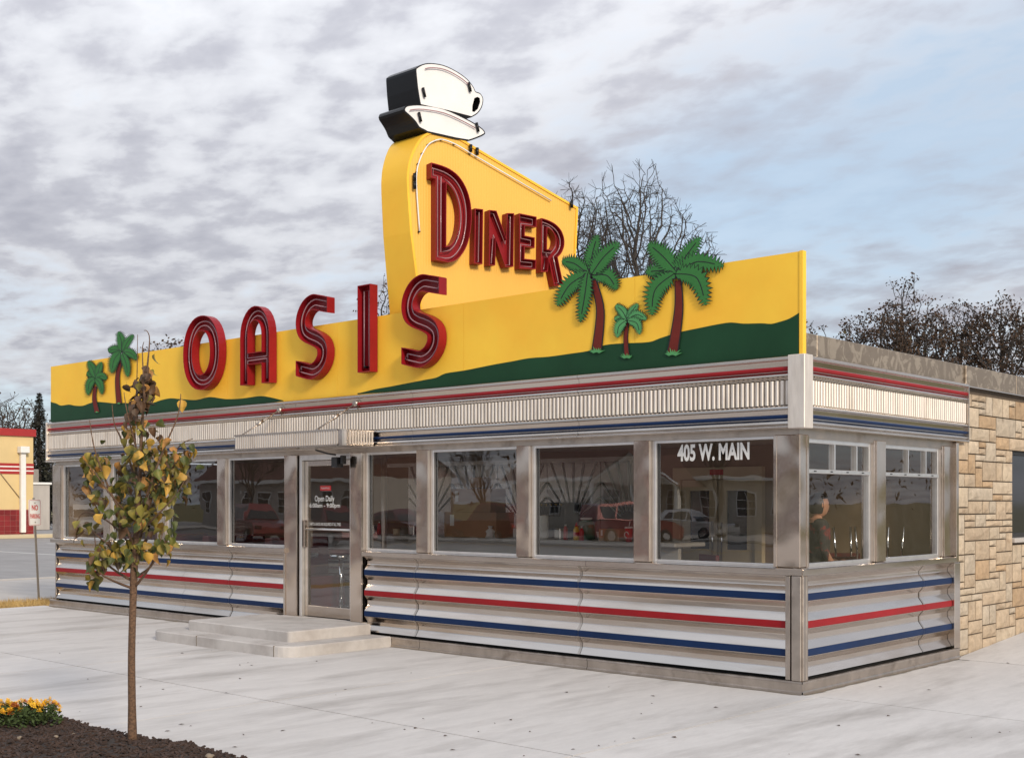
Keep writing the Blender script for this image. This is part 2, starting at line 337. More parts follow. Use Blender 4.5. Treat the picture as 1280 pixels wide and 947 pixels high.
    def strip(s, prof, p0, p1, out, mi=0, caps=False, sm=False):
        """profile (offset outwards, z) swept from p0 to p1"""
        p0 = Vector((*p0, 0)); p1 = Vector((*p1, 0)); o = Vector((*out, 0)); b = len(s.v); n = len(prof)
        for p in (p0, p1):
            for a, z in prof: s.v.append(tuple(p+o*a+Vector((0,0,z))))
        for i in range(n-1): s.f.append((b+i, b+i+1, b+n+i+1, b+n+i)); s.mi.append(mi); s.sm.append(sm)
        if caps:
            s.f.append(tuple(b+i for i in range(n))); s.mi.append(mi); s.sm.append(False)
            s.f.append(tuple(b+n+i for i in reversed(range(n)))); s.mi.append(mi); s.sm.append(False)
        return s
    def build(s, name, mats, parent=None, fix=True):
        me = bpy.data.meshes.new(name); me.from_pydata(s.v, [], s.f)
        if not isinstance(mats, (list, tuple)): mats = [mats]
        for m in mats: me.materials.append(M[m] if isinstance(m, str) else m)
        me.polygons.foreach_set('material_index', s.mi); me.polygons.foreach_set('use_smooth', s.sm)
        me.update(); me.validate()
        if fix:
            bm = bmesh.new(); bm.from_mesh(me); bmesh.ops.remove_doubles(bm, verts=bm.verts, dist=1e-5)
            bmesh.ops.recalc_face_normals(bm, faces=bm.faces); bm.to_mesh(me); bm.free()
        o = bpy.data.objects.new(name, me); COL.objects.link(o); attach(o, parent); return o
def box(name, mat, b, parent=None, bev=0.0): return MB().box(*b, bev=bev).build(name, mat, parent)
def inst(name, me, parent, loc, rot=(0,0,0), scale=(1,1,1), mat=None):
    o = bpy.data.objects.new(name, me); COL.objects.link(o); attach(o, parent)
    o.location = loc; o.rotation_euler = rot; o.scale = scale
    if mat is not None:
        o.material_slots[0].link = 'OBJECT'; o.material_slots[0].material = mat
    return o
def struct(o): o['kind'] = 'structure'; return o
def inset(lp, d):
    """offset a closed loop towards its inside (d>0) whatever its winding"""
    n = len(lp); ar = sum(lp[i][0]*lp[(i+1)%n][1]-lp[(i+1)%n][0]*lp[i][1] for i in range(n))
    sg = 1 if ar > 0 else -1; out = []
    for i in range(n):
        a, b, c = Vector(lp[i-1]), Vector(lp[i]), Vector(lp[(i+1)%n])
        e1 = (b-a); e2 = (c-b)
        if e1.length < 1e-9 or e2.length < 1e-9: out.append(tuple(b)); continue
        e1.normalize(); e2.normalize()
        n1 = Vector((-e1.y, e1.x))*sg; n2 = Vector((-e2.y, e2.x))*sg
        m = n1+n2
        if m.length < 1e-4: m = n1
        m.normalize(); k = d/max(0.45, m.dot(n1)); out.append((b.x+m.x*k, b.y+m.y*k))
    return out
def catmull(pts, k=8):
    out = []; n = len(pts)
    for i in range(n-1):
        p0 = Vector(pts[max(i-1,0)]); p1 = Vector(pts[i]); p2 = Vector(pts[i+1]); p3 = Vector(pts[min(i+2,n-1)])
        for j in range(k):
            t = j/k
            out.append(0.5*((2*p1)+(p2-p0)*t+(2*p0-5*p1+4*p2-p3)*t*t+(3*p1-p0-3*p2+p3)*t**3))
    out.append(Vector(pts[-1])); return out
def text_part(name, body, mat, parent, w, h, fn, bold=0.0):
    """flat lettering fitted into w x h, placed by fn(a,b)"""
    cu = bpy.data.curves.new(name, 'FONT'); cu.body = body; cu.size = 1; cu.offset = bold; cu.resolution_u = 3
    t = bpy.data.objects.new(name, cu); COL.objects.link(t)
    me = bpy.data.meshes.new_from_object(t.evaluated_get(bpy.context.evaluated_depsgraph_get()))
    bpy.data.objects.remove(t)
    xs = [v.co.x for v in me.vertices]; ys = [v.co.y for v in me.vertices]
    x0, x1, y0, y1 = min(xs), max(xs), min(ys), max(ys)
    for v in me.vertices:
        v.co = Vector(fn((v.co.x-x0)/(x1-x0)*w, (v.co.y-y0)/(y1-y0)*h))
    me.materials.clear(); me.materials.append(M[mat]); me.name = name
    o = bpy.data.objects.new(name, me); COL.objects.link(o); attach(o, parent); return o
# ================================================================== SETTING
def sheet(name, mat, x0, y0, x1, y1, z, parent=None):
    m = MB(); m.face([(x0,y0,z),(x1,y0,z),(x1,y1,z),(x0,y1,z)]); return struct(m.build(name, mat, parent))
sheet('ground', 'grass', -1500, -1500, 1500, 1500, -0.12)
sheet('road', 'asphalt', -400, -36, 400, -21, -0.10)
sheet('sidewalk', 'walk', -400, -20.9, 400, -17.2, -0.085)
sheet('parking_lot', 'lot', -120, -17.2, -22.2, 60, -0.06)
sheet('side_pavement', 'walk', -22.14, -17.2, -14.3, 60, -0.05)
sheet('far_verge', 'walk', -400, -52, 400, -36.2, -0.095)
for i in range(5):                                       # worn bay lines in the lot
    m = MB(); y = -6+i*5.5; m.face([(-46,y,-0.056),(-30,y,-0.056),(-30,y+0.14,-0.056),(-46,y+0.14,-0.056)])
    struct(m.build('bay_marking', 'paintw'))
for y in (-28.6, -28.2):
    m = MB(); m.face([(-400,y,-0.094),(400,y,-0.094),(400,y+0.12,-0.094),(-400,y+0.12,-0.094)]); struct(m.build('road_marking', 'yellowp'))
m = MB(); m.box(-400,-36.3,-0.10,400,-36.1,0.04,bev=0.02); struct(m.build('kerb', 'walk'))
m = MB(); m.box(-22.3,-17,-0.1,-22.1,40,-0.02,bev=0.02); struct(m.build('kerb', 'walk'))
# concrete apron laid in slabs
apron = MB(); apron.face([(-14.35,-17.2,-0.035),(18,-17.2,-0.035),(18,14,-0.035),(-14.35,14,-0.035)])
apron = struct(apron.build('concrete_pavement', 'joint'))
XL = [-14.35,-10.2,-6.75,-3.3,0.15,3.6,7.05,10.5,14,18]; YL = [-17.2,-13.8,-10.35,-6.9,-3.45,0.02,3.45]
for i in range(len(XL)-1):
    for j in range(len(YL)-1):
        if XL[i] < 0.1 and YL[j] >= 0: continue
        g = 0.008
        m = MB(); m.box(XL[i]+g, YL[j]+g, -0.03, XL[i+1]-g, YL[j+1]-(g if j != 4 or XL[i] > 0 else 0), 0.0)
        m.build('slab', 'concrete', apron)
for i in range(4, len(XL)-1):                            # gentle ramp beside the stone wall
    m = MB(); x0, x1 = XL[i]+0.005, XL[i+1]-0.005
    if i == 4: x0 = -0.02
    pr = [(0.0,0.0),(2.1,0.132),(8.5,0.40)]
    for (a, za), (b, zb) in zip(pr, pr[1:]): m.face([(x0,3.455+a,za),(x1,3.455+a,za),(x1,3.455+b,zb),(x0,3.455+b,zb)])
    m.build('ramp_slab', 'concrete', apron)
m = MB(); m.face([(-0.02,0.02,-0.004),(0.15,0.02,-0.004),(0.15,3.45,-0.004),(-0.02,3.45,-0.004)]); m.build('edge_filler', 'concrete', apron)
# dry straw verge west of the apron
random.seed(5)
verge = MB(); verge.face([(-15.6,-17,-0.03),(-14.36,-17,-0.03),(-14.36,0.9,-0.03),(-15.6,0.9,-0.03)])
for k in range(9000):
    x = random.uniform(-15.6,-14.38); y = random.uniform(-5,0.9); a = random.uniform(0,6.28); h = random.uniform(0.03,0.12); w = 0.006
    dx, dy = math.cos(a)*w, math.sin(a)*w; lx, ly = random.uniform(-.07,.07), random.uniform(-.07,.07)
    verge.face([(x-dx,y-dy,-0.03),(x+dx,y+dy,-0.03),(x+lx,y+ly,h-0.03)])
tag(verge.build('straw_grass', 'straw', fix=False), 'strip of dry straw coloured grass by the west end of the diner', 'grass', kind='stuff')

random.seed(31); m = MB()
for k in range(70):
    u, v = random.uniform(60,1270), random.uniform(800,945); x, y = onZ(u,v)
    if y > -0.1 and x < 0.1: continue
    a = random.uniform(0,6.28); L = random.uniform(.008,.028); d = Vector((math.cos(a),math.sin(a),0)); n_ = Vector((-d.y,d.x,0)); p = Vector((x,y,.004))
    m.face([p-d*L, p+n_*L*.5+Vector((0,0,.006)), p+d*L, p-n_*L*.5+Vector((0,0,.003))])
tag(m.build('leaf_litter', 'leafdark', fix=False), 'small dark leaf scraps scattered over the concrete pavement', 'leaf litter', kind='stuff')
def dirt_line(p0, p1, out, name='dirt_line'):
    L = math.hypot(p1[0]-p0[0], p1[1]-p0[1]); n = int(L/.08); m = MB(); prev = None
    for k in range(n+1):
        t = k/n; x, y = p0[0]+(p1[0]-p0[0])*t, p0[1]+(p1[1]-p0[1])*t; w = .012+.035*abs(mnoise.noise(Vector((x*1.7,y*1.7,3))))+.02*random.random()
        cur = ((x,y,.003),(x+out[0]*w,y+out[1]*w,.003))
        if prev: m.face([prev[0],cur[0],cur[1],prev[1]])
        prev = cur
    m.build(name, 'joint', apron)
dirt_line((-14.1,-.008),(-8.46,-.008),(0,-1)); dirt_line((-5.54,-.008),(0.0,-.008),(0,-1)); dirt_line((.008,0),(.008,3.5),(1,0))
# ================================================================== DINER
diner = thing('diner_building', 'stainless steel diner with red and blue striped corrugated walls and wide windows', 'diner', (-7.05, 1.8, 0))
FR, SI = (0,-1), (1,0)         # outward directions: front and side
XE = -14.0                     # west end
ZC = [1.077,1.018,0.982,0.915,0.845,0.785,0.731,0.661,0.591,0.531,0.474,0.403,0.334,0.272,0.223,0.150]
OC = [-0.03,-0.08,-0.08,-0.03,-0.03,-0.08,-0.08,-0.03,-0.03,-0.08,-0.08,-0.03,-0.03,-0.08,-0.08,-0.034]
def soft(prof, r=0.006):       # round the folds a little
    out = [prof[0]]
    for a, b, c in zip(prof, prof[1:], prof[2:]):
        a, b, c = Vector(a), Vector(b), Vector(c)
        d1 = (a-b).normalized()*min(r, (a-b).length*0.3); d2 = (c-b).normalized()*min(r, (c-b).length*0.3)
        out += [tuple(b+d1), tuple(b+d1*0.3+d2*0.3), tuple(b+d2)]
    return out+[prof[-1]]
CPROF = soft(list(zip(OC, ZC)))
def corrugated(p0, p1, out):
    dv = Vector((p1[0]-p0[0], p1[1]-p0[1])); L = dv.length; dv.normalize()
    n = max(2, int(L/0.35)); m = MB()
    for k in range(n):         # slight oil-canning along the sheet
        a = (p0[0]+dv.x*L*k/n, p0[1]+dv.y*L*k/n); b = (p0[0]+dv.x*L*(k+1)/n, p0[1]+dv.y*L*(k+1)/n)
        m.strip(CPROF, a, b, out)
    for v in range(len(m.v)):
        x, y, z = m.v[v]; q = 0.0012*math.sin((x+y)*3.1+z*5)+0.0008*math.sin((x-y)*7.3+z*9)
        m.v[v] = (x+out[0]*q, y+out[1]*q, z)
    sh = m.build('corrugated_sheet', 'steel', diner)
    for i, c in ((3,'blue'), (7,'red'), (11,'blue')):
        zt, zb = ZC[i]-0.001, ZC[i+1]+0.001; s = MB()
        s.strip([(-0.030,zt),(-0.0245,zt-0.004),(-0.0235,(zt+zb)/2),(-0.0245,zb+0.004),(-0.030,zb)], p0, p1, out)
        s.build('stripe', c, sh)
    return sh
def seam(p, out, along):
    m = MB(); pr = [(a+0.004, z) for a, z in CPROF]; w = 0.017
    m.strip(pr, (p[0]-along[0]*w, p[1]-along[1]*w), (p[0]+along[0]*w, p[1]+along[1]*w), out); m.build('seam_strip', 'steel_dirty', diner)
xs_l = [xY(70,.03), xY(228,.03), xY(286,.03), xY(355,.03)]; xs_r = [xY(455.5,.03), xY(518,.03), xY(723,.03), -0.175]
for xs in (xs_l, xs_r):
    for a, b in zip(xs, xs[1:]): corrugated((a+0.002,0), (b-0.002,0), FR)
for x in (xs_l[2], xs_r[1], xs_r[2]): seam((x,0), FR, (1,0))
ys_s = [0.115, onX(1158,740)[0], 3.40]
for a, b in zip(ys_s, ys_s[1:]): corrugated((0,a+0.002), (0,b-0.002), SI)
seam((0,ys_s[1]), SI, (0,1))
# wall core behind the sheets, floor, ceiling, roof, back wall
core = MB(); core.box(XE,0.10,0.0,xY(357),0.22,1.10); core.box(xY(455),0.10,0.0,-0.10,0.22,1.10); core.build('front_wall', 'dark', diner)
box('side_wall', 'dark', (-0.22,0.22,0,-0.10,3.56,1.10), diner)
box('west_wall', 'interior', (-14.08,0.24,0,-13.96,3.52,2.45), diner)
box('floor', 'floor', (XE+0.05,0.23,0.10,-0.23,3.5,0.25), diner)
box('ceiling', 'ceil', (XE+0.05,0.21,2.47,-0.2,3.5,2.55), diner)
box('roof', 'roof', (-14.07,0.10,2.56,-0.06,3.62,3.085), diner)
box('header', 'steel_dirty', (XE-0.02,0.06,2.37,-0.06,0.20,2.46), diner)
box('side_header', 'steel_dirty', (-0.20,0.20,2.345,-0.06,3.5,2.46), diner)
box('back_wall', 'interior', (-13.95,3.42,0.25,-0.2,3.52,2.47), diner)
# kick plate
KP = [(-0.02,0.122),(0.004,0.118),(0.006,0.10),(-0.002,0.096),(-0.002,0.03),(0.008,0.022),(0.010,-0.002)]
def kick(p0, p1, out): MB().strip(KP, p0, p1, out).build('kick_plate', 'steel_dirty', diner)
kx = [XE-0.12, -11.6, -8.3]
for a, b in zip(kx, kx[1:]): kick((a,0), (b-0.006,0), FR)
kx = [-5.6, -5.05, -2.5, 0.0]
for a, b in zip(kx, kx[1:]): kick((a,0), (b-(0.006 if b < 0 else 0),0), FR)
kick((0,0), (0,3.56), SI)
MB().box(XE-0.1,0.02,0,-0.02,0.09,0.11).box(-0.09,0.10,0,-0.02,3.55,0.11).build('plinth', 'dark', diner)
# sill ledge
SP = [(-0.09,1.150),(-0.005,1.143),(0.010,1.136),(0.010,1.086),(0.0,1.079),(-0.05,1.077)]
sx = [XE-0.08, -11.0, xY(356,.0)]
for a, b in zip(sx, sx[1:]): MB().strip(SP, (a,0), (b-0.004,0), FR, caps=True).build('sill', 'steel', diner)
sx = [xY(453,.0), xY(527,0), xY(733,0), 0.0]
for a, b in zip(sx, sx[1:]): MB().strip(SP, (a,0), (b-(0.004 if b < 0 else 0),0), FR, caps=True).build('sill', 'steel', diner)
MB().strip(SP, (0,0), (0,3.45), SI, caps=True).build('sill', 'steel', diner)
# corner post under the sill, end trims
post = MB()
for a, b, o in ((-0.175,-0.125,0.0), (-0.105,-0.008,0.012)): post.box(a,-o+0.0,0.122,b,0.09,1.077,bev=0.005)
post.box(-0.09,0.012,0.122,0.004,0.075,1.077,bev=0.005); post.box(-0.08,0.082,0.122,0.0,0.112,1.077,bev=0.004)
post.build('corner_post', 'steel_dirty', diner)
box('end_trim', 'steel_dirty', (XE-0.02,0.05,0.122,xY(70,.03)-0.03,0.11,1.077), diner, 0.004)
box('end_trim', 'steel', (-0.1,3.405,0.122,0.004,3.56,1.077), diner, 0.004)
box('end_trim', 'steel', (xs_l[-1]+0.002,0.015,0.24,xs_l[-1]+0.035,0.11,1.077), diner, 0.004)
# pilasters
def pilaster(x0, x1, z0=1.15, y0=0.05):
    w = x1-x0; m = MB(); m.box(x0,y0,z0,x1,0.20,2.375,bev=0.006)
    m.box(x1-w*0.14,y0-0.008,z0,x1-0.004,y0+0.02,2.37,bev=0.003); m.build('pilaster', 'steel_post', diner)
PX = [(65.5,76),(129,137.5),(196,206),(271,282),(520,535.5),(645,662),(791.5,812.5)]
for a, b in PX: pilaster(xY(a), xY(b))
pilaster(xY(356.5), xY(372.5), 0.25, 0.03); pilaster(xY(439), xY(454), 0.25, 0.03)
m = MB(); m.box(xY(967),0.05,1.15,-0.05,0.215,2.375,bev=0.008); m.box(xY(967)-0.0,0.043,1.15,xY(967)+0.035,0.06,2.37,bev=0.003)
m.box(-0.06,0.17,1.15,-0.043,0.21,2.37,bev=0.003); m.build('corner_pilaster', 'steel_post', diner)
for a, b in ((onX(1099.5,600)[0], onX(1113.5,600)[0]), (onX(1184,600)[0], 3.56)):
    m = MB(); m.box(-0.20,a,1.15,-0.05,b,2.375,bev=0.006); m.box(-0.06,a+0.02,1.15,-0.038,a+0.07,2.37,bev=0.003); m.build('pilaster', 'steel_post', diner)
box('end_pilaster', 'steel_post', (-0.12,3.50,1.08,-0.012,3.565,2.42), diner, 0.006)
# front windows
WX = [(76,129),(137.5,196),(206,271),(282,356.5),(454,520),(535.5,645),(662,791.5),(812.5,967)]
WIN = []
for a, b in WX:
    x0, x1 = xY(a), xY(b); m = MB(); y0, y1, fw = 0.085, 0.155, 0.028; z0, z1 = 1.148, 2.372
    m.box(x0,y0,z0,x0+0.05,y1,z1,bev=0.004); m.box(x1-0.018,y0,z0,x1,y1,z1,bev=0.004)
    m.box(x0+0.05,y0,z0,x1-0.018,y1,z0+0.030,bev=0.004); m.box(x0+0.05,y0,z1-0.03,x1-0.018,y1,z1,bev=0.004)
    w = m.build('window', 'alu', diner)
    box('gasket', 'plastic', (x0+0.050,0.120,z0+0.03,x0+0.060,0.150,z1-0.03), w)
    g = MB(); g.face([(x0+0.04,0.125,z0+0.02),(x1-0.01,0.125,z0+0.02),(x1-0.01,0.125,z1-0.02),(x0+0.04,0.125,z1-0.02)]); g.build('pane', 'pane', w, fix=False)
    WIN.append((w, x0+0.05, x1-0.018))
a, b = onY(847,577,.124), onY(937,553,.124)
zt, zb = 2.325, 2.155
text_part('address_lettering', '405 W. MAIN', 'white', WIN[-1][0], b[0]-a[0], zt-zb, lambda p, q: (a[0]+p, 0.121, zb+q), 0.035)
# side windows: three transom panes over one tall pane
for ya, yb, mul in ((0.216, onX(1099.5,600)[0], (1042.5,1070)), (onX(1113.5,600)[0], onX(1184,600)[0], (1134.5,1156.5))):
    m = MB(); x0, x1 = -0.15, -0.085; z0, z1 = 1.148, 2.35
    m.box(x0,ya,z0,x1,ya+0.02,z1,bev=0.003); m.box(x0,yb-0.055,z0,x1,yb,z1,bev=0.003)
    m.box(x0,ya+0.02,z0,x1,yb-0.055,z0+0.035,bev=0.003); m.box(x0,ya+0.02,z1-0.045,x1,yb-0.055,z1,bev=0.003)
    m.box(x0,ya+0.02,2.022,x1+0.015,yb-0.055,2.060,bev=0.003)
    w = m.build('window', 'alu', diner)
    ms = [onX(u,580,-0.1)[0] for u in mul]
    for y in ms: box('mullion', 'alu', (x0,y-0.012,2.06,x1-0.005,y+0.012,z1-0.045), w)
    for k in range(4):
        yy = ya+(yb-ya)*(0.1+0.24*k); box('latch', 'plastic', (x1+0.015,yy,2.036,x1+0.022,yy+0.035,2.046), w)
    ys = [ya+0.02]+ms+[yb-0.055]
    for p, q in zip(ys, ys[1:]):
        g = MB(); g.face([(-0.115,p,2.06),(-0.115,q,2.06),(-0.115,q,z1-0.04),(-0.115,p,z1-0.04)]); g.build('pane', 'pane_side', w, fix=False)
    g = MB(); g.face([(-0.115,ya+0.01,z0+0.02),(-0.115,yb-0.05,z0+0.02),(-0.115,yb-0.05,2.025),(-0.115,ya+0.01,2.025)]); g.build('pane', 'pane_side', w, fix=False)
# door
dx0, dx1 = xY(372.5,.03), xY(439,.03)
m = MB(); m.box(dx0,0.05,0.25,dx0+0.05,0.20,2.372,bev=0.004); m.box(dx1-0.05,0.05,0.25,dx1,0.20,2.372,bev=0.004)
m.box(dx0+0.05,0.05,2.30,dx1-0.05,0.20,2.372,bev=0.004); m.build('door_frame', 'alu', diner)
dl, dr = dx0+0.055, dx1-0.055
m = MB(); m.box(dl,0.10,0.262,dl+0.065,0.15,2.295,bev=0.005); m.box(dr-0.065,0.10,0.262,dr,0.15,2.295,bev=0.005)
m.box(dl+0.065,0.10,0.262,dr-0.065,0.15,0.40,bev=0.005); m.box(dl+0.065,0.10,2.225,dr-0.065,0.15,2.295,bev=0.005)
door = m.build('door', 'steel', diner)
g = MB(); g.face([(dl+0.05,0.125,0.38),(dr-0.05,0.125,0.38),(dr-0.05,0.125,2.24),(dl+0.05,0.125,2.24)]); g.build('pane', 'pane', door, fix=False)
m = MB(); m.tube([(dl+0.03,0.085,1.40),(dr-0.03,0.085,1.40)],0.014,8); m.box(dl+0.02,0.085,1.385,dl+0.045,0.11,1.415); m.box(dr-0.045,0.085,1.385,dr-0.02,0.11,1.415)
m.build('push_bar', 'alu', door)
MB().box(dl+0.015,0.055,1.16,dl+0.05,0.102,1.52,bev=0.006).build('handle', 'steel_post', door)
def dtxt(name, body, mat, u0, u1, v0, v1, bold=0.01):
    p, q = onY(u0,v1,.12), onY(u1,v0,.12); text_part(name, body, mat, door, q[0]-p[0], q[1]-p[1], lambda s, t: (p[0]+s,0.1195,p[1]+t), bold)
dtxt('opening_hours', 'Open Daily', 'white', 393.5, 418, 619, 628.5, 0.008)
dtxt('opening_hours', '6:00am - 9:00pm', 'white', 387, 425, 628.6, 635.6, 0.008)
p, q = onY(400,613,.12), onY(413.5,606.5,.12)
st = box('sticker', 'redp', (p[0],0.1205,p[1],q[0],0.1235,q[1]), door)
text_part('sticker_lettering', 'PLEASE PULL', 'white', st, (q[0]-p[0])*.8, (q[1]-p[1])*.35, lambda s, t: (p[0]+(q[0]-p[0])*.1+s,0.1195,p[1]+(q[1]-p[1])*.33+t))
dtxt('notice_lettering', 'SHIRTS & SHOES ARE REQUIRED AT ALL TIMES', 'white', 387, 426, 653.2, 657, 0.0)
# soffit lamp over the door
m = MB(); p = onY(421,577,-0.1); m.box(p[0]-0.07,-0.14,p[1]-0.07,p[0]+0.04,-0.02,p[1]+0.06,bev=0.01); m.box(p[0]+0.05,-0.10,p[1]-0.03,p[0]+0.10,-0.02,p[1]+0.08,bev=0.01)
m.tube([(p[0]-0.42,-0.10,2.42),(p[0]-0.2,-0.09,2.37),(p[0]-0.05,-0.08,2.35)],0.012,6); m.build('door_closer', 'plastic', diner)
# fascia band
TOPP = soft([(0.02,3.093),(0.045,3.080),(0.045,3.052),(0.022,3.046),(0.012,3.000),(0.012,2.996)],0.004)
RSTR = [(0.012,2.996),(0.028,2.990),(0.036,2.973),(0.028,2.957),(0.012,2.951)]
MIDP = soft([(0.012,2.951),(0.012,2.945),(0.036,2.920),(0.040,2.905),(0.020,2.895),(0.014,2.876),(-0.006,2.866)],0.004)
LOWP = soft([(-0.006,2.645),(0.014,2.640),(0.036,2.625),(0.040,2.606),(0.018,2.598),(0.012,2.558),(0.012,2.554)],0.004)
BSTR = [(0.012,2.554),(0.026,2.548),(0.034,2.536),(0.026,2.523),(0.012,2.517)]
BOTP = soft([(0.012,2.517),(0.012,2.510),(0.036,2.482),(0.040,2.468),(0.026,2.460),(0.050,2.448),(0.050,2.430),(0.02,2.426),(-0.12,2.426)],0.004)
def fascia(p0, p1, out):
    dv = Vector((p1[0]-p0[0], p1[1]-p0[1])); L = dv.length; dv.normalize()
    m = MB()
    for pr in (TOPP, MIDP, LOWP, BOTP): m.strip(pr, p0, p1, out)
    b = m.build('fascia_moulding', 'steel', diner)
    MB().strip(RSTR, p0, p1, out, sm=True).build('stripe', 'red', b); MB().strip(BSTR, p0, p1, out, sm=True).build('stripe', 'blue', b)
    n = int(L/0.052); st = L/n; f = MB()
    for k in range(n):
        q = random.uniform(-0.0015,0.0015)
        pts = [(0.0,-0.016),(0.13,-0.016),(0.20,0.014+q),(0.35,0.021+q),(0.65,0.021+q),(0.80,0.014+q),(0.87,-0.016),(1.0,-0.016)]
        vs = []
        for z in (2.644,2.867):
            for t, o in pts: vs.append((p0[0]+dv.x*st*(k+t)+out[0]*o, p0[1]+dv.y*st*(k+t)+out[1]*o, z))
        c = len(pts); f.mesh(vs, [(i,i+1,c+i+1,c+i) for i in range(c-1)])
    f.build('fluted_sheet', 'flute', diner)
fx = [XE-0.13,-12.1,-9.7,-7.4,-5.15,-2.6,-0.118]
random.seed(2)
for a, b in zip(fx, fx[1:]): fascia((a+0.002,0), (b-0.002,0), FR)
fy = [0.105,1.62,3.70]
for a, b in zip(fy, fy[1:]): fascia((0,a+0.002), (0,b-0.002), SI)
m = MB(); m.box(-0.118,-0.055,2.424,0.055,0.105,3.094,bev=0.006); m.build('corner_cap', 'flute', diner)
box('end_cap', 'flute', (XE-0.16,-0.05,2.424,XE-0.13,0.3,3.09), diner)
box('end_cap', 'steel', (-0.10,3.70,2.424,0.045,3.715,3.088), diner)
# metal coping above the side band
cy = [0.06,0.30,3.70]
for a, b in zip(cy, cy[1:]): box('coping', 'coping', (-0.16,a+0.002,3.093,-0.012,b-0.002,3.302), diner, 0.004)
# entrance canopy
ca, cb = -8.0, -5.80
can = thing('entrance_canopy', 'flat ribbed steel canopy held by two rods above the diner door', 'canopy', ((ca+cb)/2,-0.3,2.42), parent=None)
loop = [(ca,-0.06),(ca,-0.55)]+[(cb-0.09+0.09*math.sin(t*PI/10),-0.55+0.09-0.09*math.cos(t*PI/10)) for t in range(6)]+[(cb,-0.06)]
m = MB(); m.slab([loop], lambda p, q: (p,q,2.435), lambda p, q: (p,q,2.63)); m.build('canopy_box', 'steel', can)
m = MB()
for k in range(44):                                   # raised vertical ribs on the canopy edge
    x = ca+0.03+k*(cb-ca-0.14)/43; m.box(x-0.014,-0.5535,2.45,x+0.014,-0.548,2.615)
m.build('rib_sheet', 'flute', can)
m = MB()
for k in range(9): y = -0.44+k*0.044; m.box(cb-0.003,y-0.008,2.45,cb+0.006,y+0.008,2.615)
m.build('rib_sheet', 'flute', can)
m = MB(); m.strip([(0,2.435),(0.012,2.432),(0.012,2.45),(0,2.452)],(ca,-0.55),(cb-0.09,-0.55),FR); m.strip([(0,2.615),(0.012,2.615),(0.012,2.634),(0,2.634)],(ca,-0.55),(cb-0.09,-0.55),FR); m.build('edge_trim', 'steel', can)
for (u0,v0),(u1,v1) in (((350,512),(303,543)),((445,504),(397,536))):
    p = onY(u0,v0,-.03); q = onY(u1,v1,-.5); A = Vector((p[0],-.03,p[1])); B = Vector((q[0],-.5,q[1]+0.0))
    m = MB(); m.tube([A,B],0.011,6); m.tube([A.lerp(B,.45),A.lerp(B,.62)],0.022,6); m.tube([A+Vector((0,.03,0)),A-Vector((0,.03,0))],0.035,8); m.tube([B,B-Vector((0,0,.05))],0.03,6)
    m.build('support_rod', 'steel_dirty', can)
# ================================================================== STEPS
steps = thing('entrance_steps', 'two tier concrete steps with rounded corners below the diner door', 'steps', (-7.0,-0.7,0))
def tier(x0, x1, y0, z0, z1, r, cuts, name):
    lp = [(x0,-0.002)]
    for c, s in (((x0+r,y0+r),PI), ((x1-r,y0+r),1.5*PI)):
        lp += [(c[0]+r*math.cos(s+t*PI/12), c[1]+r*math.sin(s+t*PI/12)) for t in range(7)]
    lp += [(x1,-0.002)]
    m = MB(); li = inset(lp, 0.012); n = len(lp)
    for i in range(n-1):
        m.face([(*lp[i],z0),(*lp[i+1],z0),(*lp[i+1],z1-0.012),(*lp[i],z1-0.012)]); m.face([(*lp[i],z1-0.012),(*lp[i+1],z1-0.012),(*li[i+1],z1),(*li[i],z1)])
    m.flat([li], lambda p, q: (p,q,z1)); t = m.build(name, 'step', steps)
    for x in cuts: box('joint', 'joint', (x-0.005,y0-0.003,z0,x+0.005,y0+0.2,z1+0.001), t)
tier(-8.45,-5.55,-1.56,0.0,0.125,0.25,(-7.35,-5.80),'lower_step'); tier(-8.05,-5.93,-1.24,0.125,0.25,0.05,(),'upper_step')
box('threshold', 'step', (xY(357)-.02,-0.004,0.12,xY(455)+.02,0.12,0.249), steps)
# ================================================================== OASIS SIGN
BZ0, BZ1, BY = 3.097, 4.038, 0.022
sign = thing('oasis_sign', 'long yellow rooftop board with red letters, green hills and palm cutouts', 'sign', (-7.05,0.05,3.1))
bx = [-14.119,-11.6,-9.0,-6.6,xY(578,0),-1.9,-0.006]
for a, b in zip(bx, bx[1:]):
    panel = box('board_panel', 'board', (a+0.0018,BY,BZ0,b-0.0018,BY+0.05,BZ1), sign)
    if b > -1: box('end_trim', 'board', (b-0.03,BY-0.008,BZ0,b+0.004,BY+0.055,BZ1+0.004), sign)
for x in (-13,-10.2,-7.4,-4.2,-1.2):
    MB().tube([(x,0.09,3.9),(x,0.9,3.09)],0.03,6).build('brace', 'galv', sign)
YH = BY-0.004
def pxs(l, y): return [onY(u, v, y) for u, v in l]
hill_r = [(447,491),(451.5,490.5),(470,486),(487.7,483),(511,478.4),(531,474.6),(545.5,471.7),(557,466.5),(579.7,463),(600,459),(620,455),(640,451.5),(661.7,447.5),(686,445.7),(712,442),(735,438.5),(755.6,431.3),(778.8,429),(810.6,427.5),(825,422.6),(848,415.4),(871,410.5),(900,404.7),(914.6,403),(929,404.4),(952,404),(964,404.7),(975,402),(987,398),(998.5,391)]
hill_l = [(62,502),(70,504),(76,506.7),(86,505.4),(92.7,506.7),(103,507),(111.6,504),(120,502),(134,503),(144,504),(156,503.3),(172,505),(190.8,503.3),(201,500),(213,497.6),(223.5,498.5),(227,498.6),(244.7,499.8),(262,496),(282,498.6),(302.6,497.8),(323,495),(334,495.7),(354,500.3)]
